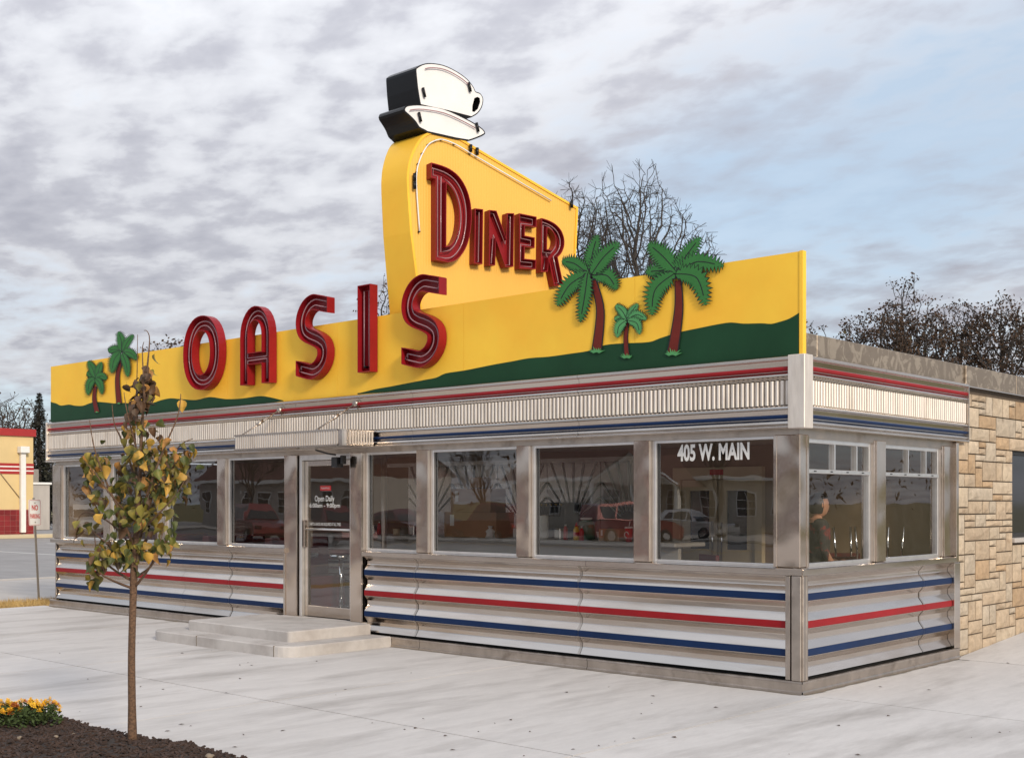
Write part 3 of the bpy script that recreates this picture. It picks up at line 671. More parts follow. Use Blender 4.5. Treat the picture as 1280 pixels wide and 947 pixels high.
for hl, x0, x1 in ((hill_r, None, -0.04), (hill_l, -14.118, None)):
    q = [tuple(c) for c in catmull(pxs(hl, YH), 3)]
    q = [(min(max(x, -14.118), -0.04), z) for x, z in q]
    lp = q+[(q[-1][0], BZ0+0.002), (q[0][0], BZ0+0.002)]
    m = MB(); m.slab([lp], lambda a, b: (a, BY+0.001, b), lambda a, b: (a, YH, b)); m.build('painted_hill', 'hill', sign)
def channel_letter(name, parent, loops, fn, depth, neon_d, neon_r=0.009, wall=0.010, neon=None):
    """open-faced channel letter: loops[0] outer, others holes; fn(a,b,d) with d outwards"""
    m = MB(); m.flat(loops, lambda a, b: fn(a,b,0.012))
    for i, lp in enumerate(loops):
        inn = inset(lp, wall if i == 0 else -wall); n = len(lp)
        for k in range(n):
            j = (k+1) % n
            m.face([fn(*lp[k],0.002), fn(*lp[j],0.002), fn(*lp[j],depth), fn(*lp[k],depth)])
            m.face([fn(*lp[k],depth), fn(*lp[j],depth), fn(*inn[j],depth), fn(*inn[k],depth)])
            m.face([fn(*inn[k],depth), fn(*inn[j],depth), fn(*inn[j],0.012), fn(*inn[k],0.012)])
    o = m.build(name, 'letter', parent)
    for i, lp in enumerate(loops):
        inn = neon or inset(lp, neon_d if i == 0 else -neon_d)
        MB().tube([fn(a,b,depth*0.60) for a, b in inn], neon_r, 5, closed=True).build('neon_tube', 'neon', o)
    # electrode caps
    a, b = inset(loops[0], neon_d)[0]
    e = MB(); e.tube([fn(a,b,0.012), fn(a,b,depth*0.6)], neon_r*1.8, 6); e.build('electrode', 'black', o)
    return o
def ell(cx, cz, rx, rz, n=40, sup=2.15):
    out = []
    for k in range(n):
        t = 2*PI*k/n; c, s = math.cos(t), math.sin(t)
        out.append((cx+rx*math.copysign(abs(c)**(2/sup), c), cz+rz*math.copysign(abs(s)**(2/sup), s)))
    return out
LZ0, LZ1, LD = 3.350, 4.405, 0.125
def lw3(a, b, d): return (a, BY-0.012-d, b)
def stroke(pts, t):
    L, R = [], []; n = len(pts)
    for i in range(n):
        a = pts[max(i-1,0)]; c = pts[min(i+1,n-1)]; d = (c-a).normalized(); nn = Vector((-d.y, d.x))*t/2
        L.append(tuple(pts[i]+nn)); R.append(tuple(pts[i]-nn))
    return L+R[::-1]
S_N = [(1.0,.925),(.80,.975),(.52,1.0),(.24,.945),(.05,.83),(.0,.71),(.08,.60),(.28,.535),(.5,.495),(.72,.45),(.93,.375),(1.0,.27),(.94,.15),(.75,.05),(.48,0.0),(.22,.02),(0.0,.075)]
def S_loop(x0, x1, z0, z1, t, wide):
    pts = [Vector((x0+t/2*(1 if 0 < a < 1 else 1)+(x1-x0-t)*a, z0+t/2+(z1-z0-t)*b)) for a, b in S_N]
    pts[0].x = x1; pts[-1].x = x0
    sm = [Vector(p) for p in catmull([tuple(p) for p in pts], 4)]
    if wide < t: sm[0].x -= t*.32; sm[-1].x += t*.32
    lp = stroke(sm, wide); n = len(lp)//2
    lp[0] = (sm[0].x, lp[0][1]); lp[-1] = (sm[0].x, lp[-1][1]); lp[n-1] = (sm[-1].x, lp[n-1][1]); lp[n] = (sm[-1].x, lp[n][1])
    return lp
T = 0.215
def frontx(u): return onY(u, 430, BY-0.012-LD)[0]
x0, x1 = frontx(228.8), frontx(273.8); cx = (x0+x1)/2
channel_letter('letter_o', sign, [ell(cx,(LZ0+LZ1)/2,(x1-x0)/2,(LZ1-LZ0)/2), ell(cx,(LZ0+LZ1)/2,(x1-x0)/2-T*1.05,(LZ1-LZ0)/2-T)], lw3, LD, T*0.36)
x0, x1 = frontx(300), frontx(336.5); w = x1-x0; r = w/2; cx = (x0+x1)/2
def arch(cx, zc, rx, rz, n=14): return [(cx+rx*math.cos(PI*k/n), zc+rz*math.sin(PI*k/n)) for k in range(n+1)]
tt = 0.175; zc = LZ1-0.40
outer = [(x1,LZ0)]+arch(cx,zc,r,0.40)+[(x0,LZ0),(x0+tt,LZ0),(x0+tt,LZ0+0.27),(x1-tt,LZ0+0.27),(x1-tt,LZ0)]
hole = [(x1-tt,LZ0+0.43)]+arch(cx,zc,r-tt,0.40-tt*1.1)+[(x0+tt,LZ0+0.43)]
channel_letter('letter_a', sign, [outer, hole], lw3, LD, tt*0.36)
channel_letter('letter_s', sign, [S_loop(frontx(369.5),frontx(409),LZ0-0.02,LZ1+0.015,0.20,0.20)], lw3, LD, 0.068, neon=S_loop(frontx(369.5),frontx(409),LZ0-0.02,LZ1+0.015,0.20,0.075))
x0, x1 = frontx(446.8), frontx(462.5)
channel_letter('letter_i', sign, [[(x0,LZ0),(x1,LZ0),(x1,LZ1+0.015),(x0,LZ1+0.015)]], lw3, LD, 0.07)
channel_letter('letter_s', sign, [S_loop(frontx(501.5),frontx(549),LZ0-0.02,LZ1+0.015,0.20,0.20)], lw3, LD, 0.068, neon=S_loop(frontx(501.5),frontx(549),LZ0-0.02,LZ1+0.015,0.20,0.075))
# palm cutouts: every frond a jagged plate with a dark rim
def palm(label, org, sc, fronds, trunk, tw, grass, ink, light, seed):
    """org/sc turn crop coordinates into photo pixels"""
    rnd = random.Random(seed)
    P = lambda p: (org[0]+p[0]/sc, org[1]+p[1]/sc)
    base = onY(*P(trunk[-1]), BY)
    pl = thing('palm_cutout', None, None, (base[0], BY, base[1]), parent=sign); pl['label'] = label
    def pt(a, b, d):
        x, z = onY(a, b, BY-0.03); return (x, BY-0.012-d, z)
    tr = catmull([P(p) for p in trunk], 6); n = len(tr)
    def trunk_loop(k, g):
        L, R = [], []
        for i, p in enumerate(tr):
            t = i/(n-1); w = (tw[0]*(1-t)+tw[1]*t)/sc/2*k+g
            a = tr[max(i-1,0)]; c = tr[min(i+1,n-1)]; d = (c-a).normalized(); q = Vector((-d.y,d.x))*w
            L.append(tuple(p+q)); R.append(tuple(p-q))
        return L+R[::-1]
    m = MB(); m.slab([trunk_loop(1,ink*0.8)], lambda a,b: pt(a,b,0.0), lambda a,b: pt(a,b,0.004),0,0)
    m.slab([trunk_loop(0.95,-ink*0.2)], lambda a,b: pt(a,b,0.004), lambda a,b: pt(a,b,0.0055),1,1,back=False)
    m.build('palm_trunk', ['outline','ptrunk'], pl)
    for k, (pts, wd) in enumerate(fronds):
        wd *= 1.22
        c = catmull([P(p) for p in pts], 8); n = len(c)
        def edge(side, g):
            out = []; rr = random.Random(seed*31+k*7+side)
            for i in range(n):
                t = i/(n-1); a = c[max(i-1,0)]; b = c[min(i+1,n-1)]; d = (b-a).normalized(); q = Vector((-d.y,d.x))*side
                prof = (math.sin(PI*min(1,t*1.02+0.03))**0.55)*(1-0.25*t)
                w = wd/sc/2*prof
                jag = rr.uniform(0.30,0.66)*wd/sc*0.5*(1 if t > 0.12 else 0.2)
                v = c[i]+q*max(0.06, w+g)
                if i % 1 == 0 and 0.1 < t < 0.97:
                    out.append(tuple(c[i]+q*max(0.12+0.1*g,(w-jag*0.45+g*0.6)) ))
                    out.append(tuple(c[i]+d*min(jag*1.1, 0.9*(b-a).length*0.5)+q*(w+jag*0.6+g)))
                else: out.append(tuple(v))
            return out
        tip = c[-1]+(c[-1]-c[-2]).normalized()*ink
        z = 0.008+0.0026*k
        gi = min(ink*0.7, wd/sc*0.10)
        big = edge(1, ink)+[tuple(tip)]+edge(-1, ink)[::-1]; sm = edge(1, -gi)+edge(-1, -gi)[::-1]
        m = MB(); m.slab([big], lambda a,b: pt(a,b,z-0.006), lambda a,b: pt(a,b,z),0,0)
        m.slab([sm], lambda a,b: pt(a,b,z), lambda a,b: pt(a,b,z+0.0012),1,1,back=False)
        mid = stroke([c[i] for i in range(int(n*0.05), int(n*0.86))], ink*1.0)
        m.slab([mid], lambda a,b: pt(a,b,z), lambda a,b: pt(a,b,z+0.0020),0,0,back=False)
        m.build('palm_frond', ['outline','frond_l' if light else 'frond'], pl)
    cq = P(fronds[0][0][0]); rq = max(1.7, fronds[0][1]/sc*.26); m = MB(); m.slab([[(cq[0]+rq*math.cos(t*PI/5), cq[1]+rq*math.sin(t*PI/5)) for t in range(10)]], lambda a,b: pt(a,b,0.001), lambda a,b: pt(a,b,0.0075)); m.build('frond_heart', 'outline', pl)
    gx, gy = P(trunk[-1]); m = MB()
    for k in range(9):
        a = -1.15+2.3*k/8+rnd.uniform(-.1,.1); L = grass*rnd.uniform(.6,1.1)
        d = Vector((math.sin(a), -math.cos(a)*0.9)); q = Vector((-d.y,d.x))*grass*0.15; b0 = Vector((gx+ (k-4)*grass*0.09, gy+grass*0.2))
        lp = [tuple(b0+q),tuple(b0+d*L),tuple(b0-q)]
        m.slab([lp], lambda a,b: pt(a,b,0.002), lambda a,b: pt(a,b,0.009+0.0005*k),0,0)
    m.build('grass_tuft', 'frond_l', pl)
A = (640,200); a = 3.459
palm('tall dark green palm cutout standing just right of the DINER letters', A, a,
     [([(345,496),(410,500),(450,558)],60),([(335,490),(345,410),(368,325)],56),([(345,490),(395,420),(462,358)],62),([(325,490),(270,448),(216,438)],52),([(330,490),(250,540),(197,628)],60),([(328,490),(315,590),(296,698)],48)],
     [(348,520),(378,650),(362,825)],(22,40),8.5,1.2,False,3)
palm('large dark green palm cutout with trunk leaning left, standing rightmost on the board', A, a,
     [([(712,494),(650,478),(576,484)],64),([(710,482),(650,415),(588,362)],76),([(712,480),(755,410),(812,335)],58),([(718,488),(800,440),(912,458)],66),([(700,492),(620,560),(605,668)],66),([(712,492),(800,510),(838,625)],72)],
     [(714,520),(717,650),(690,835)],(24,44),10,1.2,False,4)
palm('small light green palm cutout between the two large palms on the board', A, a,
     [([(495,694),(470,684),(440,686)],28),([(495,690),(475,652),(446,628)],34),([(500,690),(520,650),(543,622)],28),([(503,690),(540,668),(580,688)],32),([(492,694),(462,720),(456,766)],36),([(502,694),(540,705),(553,752)],34)],
     [(494,705),(488,770),(493,850)],(12,20),7,0.8,True,5)
A = (60,400); a = 5.809
palm('tall palm cutout near the west end of the board, behind the young tree', A, a,
     [([(530,226),(480,212),(432,222)],52),([(530,220),(530,150),(507,85)],60),([(545,222),(575,160),(618,108)],46),([(545,228),(600,238),(645,285)],50),([(520,235),(480,290),(462,382)],62),([(540,240),(570,320),(580,410)],50)],
     [(525,280),(498,420),(510,605)],(20,36),2.2,0.65,False,6)
palm('short palm cutout closest to the west end of the board', A, a,
     [([(342,420),(312,396),(277,384)],44),([(342,415),(320,350),(288,298)],50),([(350,415),(370,350),(386,305)],42),([(346,420),(388,404),(425,428)],44),([(338,425),(300,460),(290,542)],50),([(346,424),(380,462),(393,535)],44)],
     [(338,480),(330,570),(350,668)],(18,34),2.2,0.6,False,7)
# ================================================================== DINER TOWER
VPX = 2900.0; aa = (VPX-640)/F; td = Vector((WV[0]+aa*RV[0], WV[1]+aa*RV[1])).normalized(); tn = Vector((td.y,-td.x))
tp = onY(526,386,0.25); TP = Vector((tp[0],0.25)); TWID = 0.53
def tw(u, v, off=0.0):
    r = ray(u, v); q = TP+tn*off; t = ((q.x-CX)*tn.x+(q.y-CY)*tn.y)/(r[0]*tn.x+r[1]*tn.y)
    d = Vector((CX+t*r[0], CY+t*r[1]))-q; return (d.dot(td), CZ+t*r[2])
def tR(s, z, d=0.0): p = TP+td*s+tn*d; return (p.x, p.y, z)
def tL(s, z, d=0.0): p = TP+td*s+tn*d; return (2*TP.x-TWID-p.x, p.y, z)
tower = thing('diner_tower', 'tall yellow ribbed sign tower with red DINER letters and a cup on top', 'sign', (TP.x-TWID/2+0.2, 1.2, 3.09))
lo = tw(526,386); e = tw(519.5,330); slope = (lo[0]-e[0])/(lo[1]-e[1])
prof_px = [(512,290),(508,232),(508.5,213),(511,200),(517,185),(526,171.7),(537,165),(550,163),(569,169.6),(590,182),(640,211.5),(690,241),(722,259.5)]
prof = [(lo[0]+slope*(3.1-lo[1]), 3.1)]+[tuple(c) for c in catmull([tw(*p) for p in prof_px[:10]], 4)]+[tw(*p) for p in prof_px[10:]]
rb = tw(718,349); rt = prof[-1]; prof.append((rt[0]+(rb[0]-rt[0])/(rb[1]-rt[1])*(3.1-rt[1]), 3.1))
m = MB(); m.flat([prof], lambda s,z: tR(s,z,0.0)); m.build('right_face', 'ribyellow', tower)
m = MB(); m.flat([prof], lambda s,z: tL(s,z,0.0)); m.build('left_face', 'ribyellow', tower)
m = MB(); n = len(prof)
for i in range(n-1):
    p, q = prof[i], prof[i+1]; sm = 1 < i < 40
    m.face([tR(*p,0.014), tR(*q,0.014), tL(*q,0.014), tL(*p,0.014)], 0, sm)
m.build('edge_casing', 'board', tower)
inn = inset(prof, 0.03); m = MB()
for i in range(n-1):
    for fn in (tR, tL):
        m.face([fn(*prof[i],0.014), fn(*prof[i+1],0.014), fn(*inn[i+1],0.014), fn(*inn[i],0.014)])
        m.face([fn(*inn[i],0.014), fn(*inn[i+1],0.014), fn(*inn[i+1],0.0), fn(*inn[i],0.0)])
m.build('edge_rim', 'board', tower)
for zz in (4.69, 5.54):                                  # sheet seams on the front edge
    s = lo[0]+slope*(zz-lo[1]); a = tR(s,zz,0.016); b = tL(s,zz,0.016); m = MB(); m.box(b[0],a[1]-0.003,zz-0.006,a[0],a[1]+0.01,zz+0.006); m.build('seam_strip', 'board', tower)
nl = inset(prof, 0.12); nl = [p for p in nl if p[1] > 4.2][:-1]
MB().tube([tR(*p,0.035) for p in nl], 0.009, 5).build('neon_tube', 'cream', tower)
for p in nl[::4]: MB().tube([tR(*p,0.0), tR(*p,0.04)],0.012,5).build('tube_clip', 'black', tower)
for u, v in ((516,222),(516,232),(586,186),(594,190),(712,256)):
    s, z = tw(u,v); MB().tube([tR(s,z+0.04,0.045), tR(s,z-0.05,0.045)],0.022,6).build('electrode', 'black', tower)
DO = 0.12
def dl6(l): return [tw(520+x/6.4, 190+y/6.4, DO) for x, y in l]
def dl7(l): return [tw(600+x/7.015, 225+y/7.015, DO) for x, y in l]
def cat_loop(l, k=3): return [tuple(p) for p in catmull(l, k)]
D_out = cat_loop([(122,84),(190,102),(270,135),(345,195),(400,282),(432,380),(445,480),(443,580),(428,680),(402,762),(358,832),(305,872),(250,880)])+[(158,862),(158,214),(122,206)]
D_hole = [(245,250)]+cat_loop([(262,262),(300,310),(328,380),(345,470),(345,560),(332,640),(305,710),(272,748)])+[(243,754)]
DIN = {'d': ([dl6(D_out), dl6(D_hole)], 0.052), 'i': ([dl6([(472,450),(538,458),(532,897),(466,890)])], 0.032),
       'n': ([dl6([(588,463),(645,470),(722,690),(730,488),(786,490),(780,917),(716,920),(640,700),(634,907),(584,905)])], 0.03),
       'e': ([dl6([(828,490),(966,518),(963,602),(872,590),(871,668),(951,684),(949,768),(871,757),(869,853),(962,862),(959,937),(828,930)])], 0.034),
       'r': ([dl7([(540,333)]+cat_loop([(560,338),(610,356),(665,388),(712,440),(738,510),(738,580),(715,640),(682,676)])+[(732,918),(650,928),(602,690),(596,802),(535,806)]),
              dl7([(590,420)]+cat_loop([(615,428),(645,462),(664,515),(656,575),(628,612)])+[(588,606)])], 0.036)}
for k, (lp, nd_) in DIN.items(): channel_letter('letter_'+k, tower, lp, lambda a,b,d: tR(a,b,d), DO, nd_, 0.008)
# cup and saucer
def c8(l): return [tw(420+x/3.76, 60+y/3.76) for x, y in l]
cup_l = c8(cat_loop([(370,98),(400,80),(440,74),(500,83),(560,111),(612,148),(642,186),(652,207),(674,216),(688,243),(681,282),(660,312),(632,329)],3)+[(590,318),(520,300),(450,285),(392,272)]+cat_loop([(390,268),(377,190),(369,110)],2))
hole_l = c8([(646,240),(660,234),(670,240),(671,258),(661,288),(644,303),(636,300),(637,275)])
sau_l = c8(cat_loop([(313,292),(322,276),(345,269),(400,268),(500,286),(600,330),(672,372),(696,397),(690,412),(650,430),(620,440)],3)+[(560,430),(480,412),(425,400)]+cat_loop([(408,390),(385,378),(368,352),(345,328),(318,304)],2))
CW = 0.02
def cL(s, z): return tL(s, z, CW)
def cR(s, z, d=0.0): return tR(s, z, CW+d)
cup = MB(); cup.slab([cup_l, hole_l], cL, cR); cup = cup.build('cup', 'black', tower)
sau = MB(); sau.slab([sau_l], cL, cR); sau = sau.build('saucer', 'black', tower)
for par, lps, nm in ((cup, [inset(cup_l,0.014), inset(hole_l,-0.004)], 'cup_face'), (sau, [inset(sau_l,0.018)], 'saucer_face')):
    m = MB(); m.slab(lps, lambda s,z: cR(s,z,0.0), lambda s,z: cR(s,z,0.006),0,0,back=False); m.build(nm, 'cream', par)
    m = MB(); m.slab(lps, lambda s,z: tL(s,z,CW), lambda s,z: tL(s,z,CW+0.006),0,0,back=False); m.build(nm, 'cream', par)
    nn = inset(lps[0], 0.05); nn = nn[3:int(len(nn)*0.42)]
    MB().tube([cR(*p,0.03) for p in nn], 0.007, 5).build('neon_tube', 'neon', par)
for u, v, par in ((404,215,cup),(618,190,cup),(385,330,sau),(655,378,sau)):
    s, z = c8([(u,v)])[0]; MB().tube([cR(s-0.015,z+0.055,0.03), cR(s+0.015,z-0.055,0.03)],0.018,6).build('electrode', 'black', par)
m = MB()
for s in (0.15, 0.5): m.tube([(TP.x-TWID/2+0.12, TP.y+td.y*s, 6.0), (TP.x-TWID/2+0.12, TP.y+td.y*s, 6.45)],0.05,8)
m.build('cup_mount', 'black', tower)
# ================================================================== STONE ANNEX
annex = thing('stone_annex', 'honey limestone annex of random ashlar blocks joined to the diner', 'building', (-4,6.2,0))
AY0, AY1, AZ = 3.567, 8.4, 3.075
WY0, WY1, WZ0, WZ1 = onX(1268,600)[0], 6.6, 1.315, 2.395
m = MB(); m.box(-0.6,AY0,-0.05,-0.055,WY0,AZ); m.box(-0.6,WY1,-0.05,-0.055,AY1,AZ); m.box(-0.6,WY0,-0.05,-0.055,WY1,WZ0-0.06); m.box(-0.6,WY0,WZ1,-0.055,WY1,AZ)
m.build('wall', 'mortar', annex)
box('rear_block', 'interior', (-12,3.6,0,-0.7,AY1,3.0), annex)
box('roof', 'roof', (-12,3.75,3.0,-0.2,AY1,3.06), annex)
random.seed(11)
def stone_mesh(seed):
    r = random.Random(seed); nx, nz = 4, 3; m = MB(); idx = {}
    vs = []; fs = []
    for j in range(nz+1):
        for i in range(nx+1):
            ed = i in (0,nx) or j in (0,nz)
            y = i/nx-0.5; z = j/nz-0.5
            idx[i,j] = len(vs); vs.append(((0.30 if ed else 0.5+r.uniform(0.0,0.35)), y*(1 if ed else 0.97)+(0 if ed else r.uniform(-.03,.03)), z+(0 if ed else r.uniform(-.04,.04))))
    for j in range(nz):
        for i in range(nx): fs.append((idx[i,j],idx[i+1,j],idx[i+1,j+1],idx[i,j+1]))
    ring = [idx[i,0] for i in range(nx+1)]+[idx[nx,j] for j in range(1,nz+1)]+[idx[i,nz] for i in range(nx-1,-1,-1)]+[idx[0,j] for j in range(nz-1,0,-1)]
    b = len(vs); vs += [(-0.5, vs[k][1], vs[k][2]) for k in ring]; k = len(ring)
    for q in range(k): fs.append((ring[q], b+q, b+(q+1)%k, ring[(q+1)%k]))
    m.mesh(vs, fs); o = m.build('stone', STONES[0]); me = o.data; bpy.data.objects.remove(o); return me
SM = [stone_mesh(s) for s in range(6)]
CW_, CH_ = 0.105, 0.0769
nyc, nzc = int((AY1-AY0)/CW_), int(AZ/CH_)
used = [[False]*nzc for _ in range(nyc)]
for i in range(nyc):
    for j in range(nzc):
        y, z = AY0+(i+.5)*CW_, (j+.5)*CH_
        if WY0-0.02 < y < WY1+0.02 and WZ0-0.08 < z < WZ1: used[i][j] = True
rs = random.Random(21); cells = [(i,j) for i in range(nyc) for j in range(nzc)]
opts = [(6,3),(5,2),(4,2),(3,2),(4,1),(3,1),(3,3),(2,2),(2,3),(5,1),(2,1),(4,3),(7,2),(6,2)]
for j in range(nzc):
    for i in range(nyc):
        if used[i][j]: continue
        rs.shuffle(opts); pick = None
        for w_, h_ in opts+[(2,1),(1,2),(1,1)]:
            if i+w_ > nyc or j+h_ > nzc: continue
            if any(used[p][q] for p in range(i,i+w_) for q in range(j,j+h_)): continue
            if i+w_ < nyc and not used[i+w_][j] and (i+w_+1 >= nyc or used[i+w_+1][j]): continue
            pick = (w_,h_); break
        if not pick: pick = (1,1)
        w_, h_ = pick
        for p in range(i,i+w_):
            for q in range(j,j+h_): used[p][q] = True
        g = 0.015
        inst('stone', SM[rs.randrange(6)], annex, (-0.048, AY0+(i+w_/2)*CW_, (j+h_/2)*CH_), (PI if rs.random() < .5 else 0,0,0), (0.042, w_*CW_-g, h_*CH_-g), STONES[rs.choice((0,0,0,1,1,2,3))])
m = MB(); m.box(-0.20,WY0,WZ0,-0.12,WY0+0.05,WZ1,bev=0.004); m.box(-0.20,WY1-0.05,WZ0,-0.12,WY1,WZ1,bev=0.004); m.box(-0.20,WY0+.05,WZ0,-0.12,WY1-.05,WZ0+0.05); m.box(-0.20,WY0+.05,WZ1-0.05,-0.12,WY1-.05,WZ1)
w = m.build('window', 'plastic', annex); g = MB(); g.face([(-0.16,WY0+.04,WZ0+.04),(-0.16,WY1-.04,WZ0+.04),(-0.16,WY1-.04,WZ1-.04),(-0.16,WY0+.04,WZ1-.04)]); g.build('pane', 'darkglass', w, fix=False)
box('window_sill', 'walk', (-0.25,WY0-0.03,WZ0-0.06,0.02,WY1+0.03,WZ0-0.004), annex, 0.008)
cy = [3.705,5.25,6.9,AY1]
for a_, b_ in zip(cy, cy[1:]):
    box('coping', 'coping', (-0.25,a_+0.002,3.073,0.012,b_-0.002,3.302), annex, 0.004)
    box('drip_edge', 'steel', (-0.05,a_,3.060,0.020,b_,3.0725), annex)
# ================================================================== INTERIOR OF THE DINER
IZ = 0.25
CT = 1.285                       # counter top height
ctr = thing('lunch_counter', 'long grey lunch counter seen through the diner windows', 'counter', (-4.6,1.9,IZ))
box('counter_top', 'counter', (-9.2,1.52,CT-0.05,-2.45,2.15,CT), ctr, 0.01)
box('counter_front', 'counter', (-9.15,1.66,IZ,-2.5,1.72,CT-0.05), ctr)
for k in range(7): box('steel_band', 'chrome', (-9.15,1.645,IZ+0.25+k*0.09,-2.5,1.66,IZ+0.28+k*0.09), ctr)
def stool(x, y, label):
    t = thing('counter_stool', label, 'stool', (x,y,IZ), 'stools along the lunch counter')
    MB().lathe([(0.19,0),(0.19,0.02),(0.05,0.05)],(x,y,IZ),14).build('base', 'chrome', t); MB().tube([(x,y,IZ+0.03),(x,y,IZ+0.72)],0.035,8).build('pole', 'chrome', t)
    MB().lathe([(0.17,0.70),(0.185,0.72),(0.185,0.77)],(x,y,IZ),16).build('ring', 'chrome', t); MB().lathe([(0.175,0.77),(0.185,0.80),(0.165,0.83),(0.08,0.84)],(x,y,IZ),16).build('seat', 'vinyl', t)
for k in range(8): stool(-8.7+k*0.78, 1.18, 'round maroon stool on a chrome pole in front of the lunch counter')
# back bar: steel sunburst panels
bb = thing('back_bar', 'stainless back bar wall with radiating sunburst panels behind the counter', 'back bar', (-5.3,3.3,IZ))
for k in range(5):
    x = -8.9+k*0.98
    box('steel_panel', 'panelsteel', (x,3.385,1.15,x+0.97,3.41,2.35), bb)
    m = MB()
    for q in range(9):
        an = math.radians(-52+q*13); c = Vector((x+0.485,3.375,1.45)); d = Vector((math.sin(an),0,math.cos(an))); L = min(0.86/max(0.3,math.cos(an)), 0.47/max(0.05,abs(math.sin(an))))
        m.tube([c+d*0.18, c+d*L],[0.006,0.014],5)
    m.build('sunburst_rib', 'white', bb)
box('shelf', 'panelsteel', (-9.0,2.95,1.10,-4.0,3.38,1.14), bb); box('cabinet', 'panelsteel', (-9.0,2.98,IZ,-4.0,3.36,1.095), bb)
box('hood_rail', 'panelsteel', (-9.0,3.0,2.30,-4.0,3.06,2.36), bb)
def wbox(name, label, mat, u0, u1, v0, v1, y, dp, flaps=False, cat='box'):
    a = onY(u0,v1,y); b = onY(u1,v0,y); t = thing(name, label, cat, ((a[0]+b[0])/2,y,max(a[1],CT)))
    z0 = CT+0.001 if abs(a[1]-CT) < 0.12 else a[1]
    box('carton', mat, (a[0],y,z0,b[0],y+dp,b[1]), t, 0.006)
    box('tape', 'paper', (a[0]+(b[0]-a[0])*.12,y-0.002,b[1]-(b[1]-z0)*.55,a[0]+(b[0]-a[0])*.2,y-0.0005,b[1]-(b[1]-z0)*.1), t)
    return t
wbox('cardboard_box', 'wide brown carton sitting on the counter behind the middle window', 'card', 555, 620, 640, 669.5, 1.58, 0.35)
wbox('cardboard_box', 'taller brown carton with label stacked on the wide carton', 'card', 563, 613, 610, 639.7, 1.60, 0.3)
wbox('cardboard_box', 'small dark carton stacked highest on the brown cartons', 'card', 588, 601, 596, 609.7, 1.62, 0.2)
wbox('cardboard_box', 'low brown tray of cutlery on the counter near the red cup', 'card', 748, 774, 661, 673.5, 1.60, 0.25)
def onc(u, y=1.62): return onY(u,672,y)[0], y
def lathe_thing(name, label, cat, u, parts, y=1.62):
    x, y = onc(u,y); t = thing(name, label, cat, (x,y,CT))
    for nm, mat, pr in parts: MB().lathe(pr,(x,y,CT+0.001),14).build(nm, mat, t)
    return t
lathe_thing('paper_roll', 'upright cream paper towel roll on the counter', 'paper roll', 679, [('roll','paper',[(0.065,0),(0.065,0.30)]),('core','card',[(0.022,0.30),(0.022,0.306)])])
lathe_thing('mustard_bottle', 'yellow squeeze bottle with red label on the counter', 'bottle', 720.5, [('bottle','yellowp',[(0.036,0),(0.038,0.02),(0.038,0.13),(0.018,0.17)]),('cap','redp',[(0.018,0.17),(0.006,0.22)]),('label_band','redp',[(0.0385,0.05),(0.0385,0.10)])])
lathe_thing('glass_jar', 'green glass dispenser jar standing on the counter', 'jar', 733, [('jar','greeng',[(0.09,0),(0.11,0.03),(0.11,0.20),(0.07,0.25)]),('lid','paper',[(0.075,0.25),(0.075,0.275)])],1.85)
lathe_thing('sauce_bottle', 'small dark sauce bottle beside the mustard bottle', 'bottle', 727, [('bottle','redp',[(0.03,0),(0.03,0.11),(0.012,0.15)]),('cap','paper',[(0.013,0.15),(0.013,0.175)])])
lathe_thing('white_bowl', 'white plastic tub beside the tray on the counter', 'tub', 754, [('tub','paper',[(0.07,0),(0.085,0.09)]),('lid','paper',[(0.09,0.09),(0.09,0.105)])],1.9)
lathe_thing('mug', 'beige mug on the counter near the door', 'mug', 496, [('mug','ivory',[(0.05,0),(0.055,0.09)]),('rim','ivory',[(0.056,0.09),(0.056,0.094)])])
lathe_thing('crumpled_bag', 'crumpled white paper bag beside the cartons on the counter', 'bag', 613, [('bag','paper',[(0.07,0),(0.05,0.06),(0.065,0.09),(0.02,0.13)]),('twist','paper',[(0.02,0.13),(0.035,0.16)])],1.5+0.05)
x, y = onc(786); cupt = lathe_thing('paper_cup', 'red paper cup with white swirl mark on the counter by the window post', 'cup', 786, [('cup','redp',[(0.035,0),(0.047,0.16)]),('lid','paper',[(0.05,0.16),(0.05,0.172),(0.043,0.18)])],1.56)
m = MB(); cxp = Vector((onY(786,672,1.56)[0],1.56,CT+0.085))
m.tube([cxp+Vector((0.03*math.cos(t*.6)-0.0,-0.046,0.035*math.sin(t*.6))) for t in range(9)],0.006,4); m.build('swirl_mark', 'paper', cupt)
MB().tube([cxp+Vector((0,0,.09)), cxp+Vector((0.02,0,.16))],0.004,5).build('straw', 'paper', cupt)
for u, lb in ((468,'nearest the door'),(518,'between the door and the cartons'),(648,'between the cartons and the paper roll'),(700,'left of the mustard bottle'),(806,'past the red paper cup')):
    x, y = onc(u,1.8); t = thing('napkin_holder','chrome napkin holder on the counter '+lb,'napkin holder',(x,y,CT),'napkin holders along the counter')
    box('case','chrome',(x-.05,y-.06,CT+.001,x+.05,y+.06,CT+.14),t,.008); box('napkins','paper',(x-.035,y-.064,CT+.02,x+.035,y-.0605,CT+.12),t)
for u, lb in ((474,'nearest the door'),(524,'between the door and the cartons'),(655,'between the cartons and the paper roll'),(707,'left of the mustard bottle'),(812,'past the red paper cup')):
    lathe_thing('ketchup_bottle','slim red ketchup bottle by the napkin holder '+lb,'bottle',u,[('bottle','redp',[(0.03,0),(0.03,0.12),(0.012,0.17)]),('cap','paper',[(0.013,0.17),(0.013,0.19)])],1.72)['group'] = 'ketchup bottles along the counter'
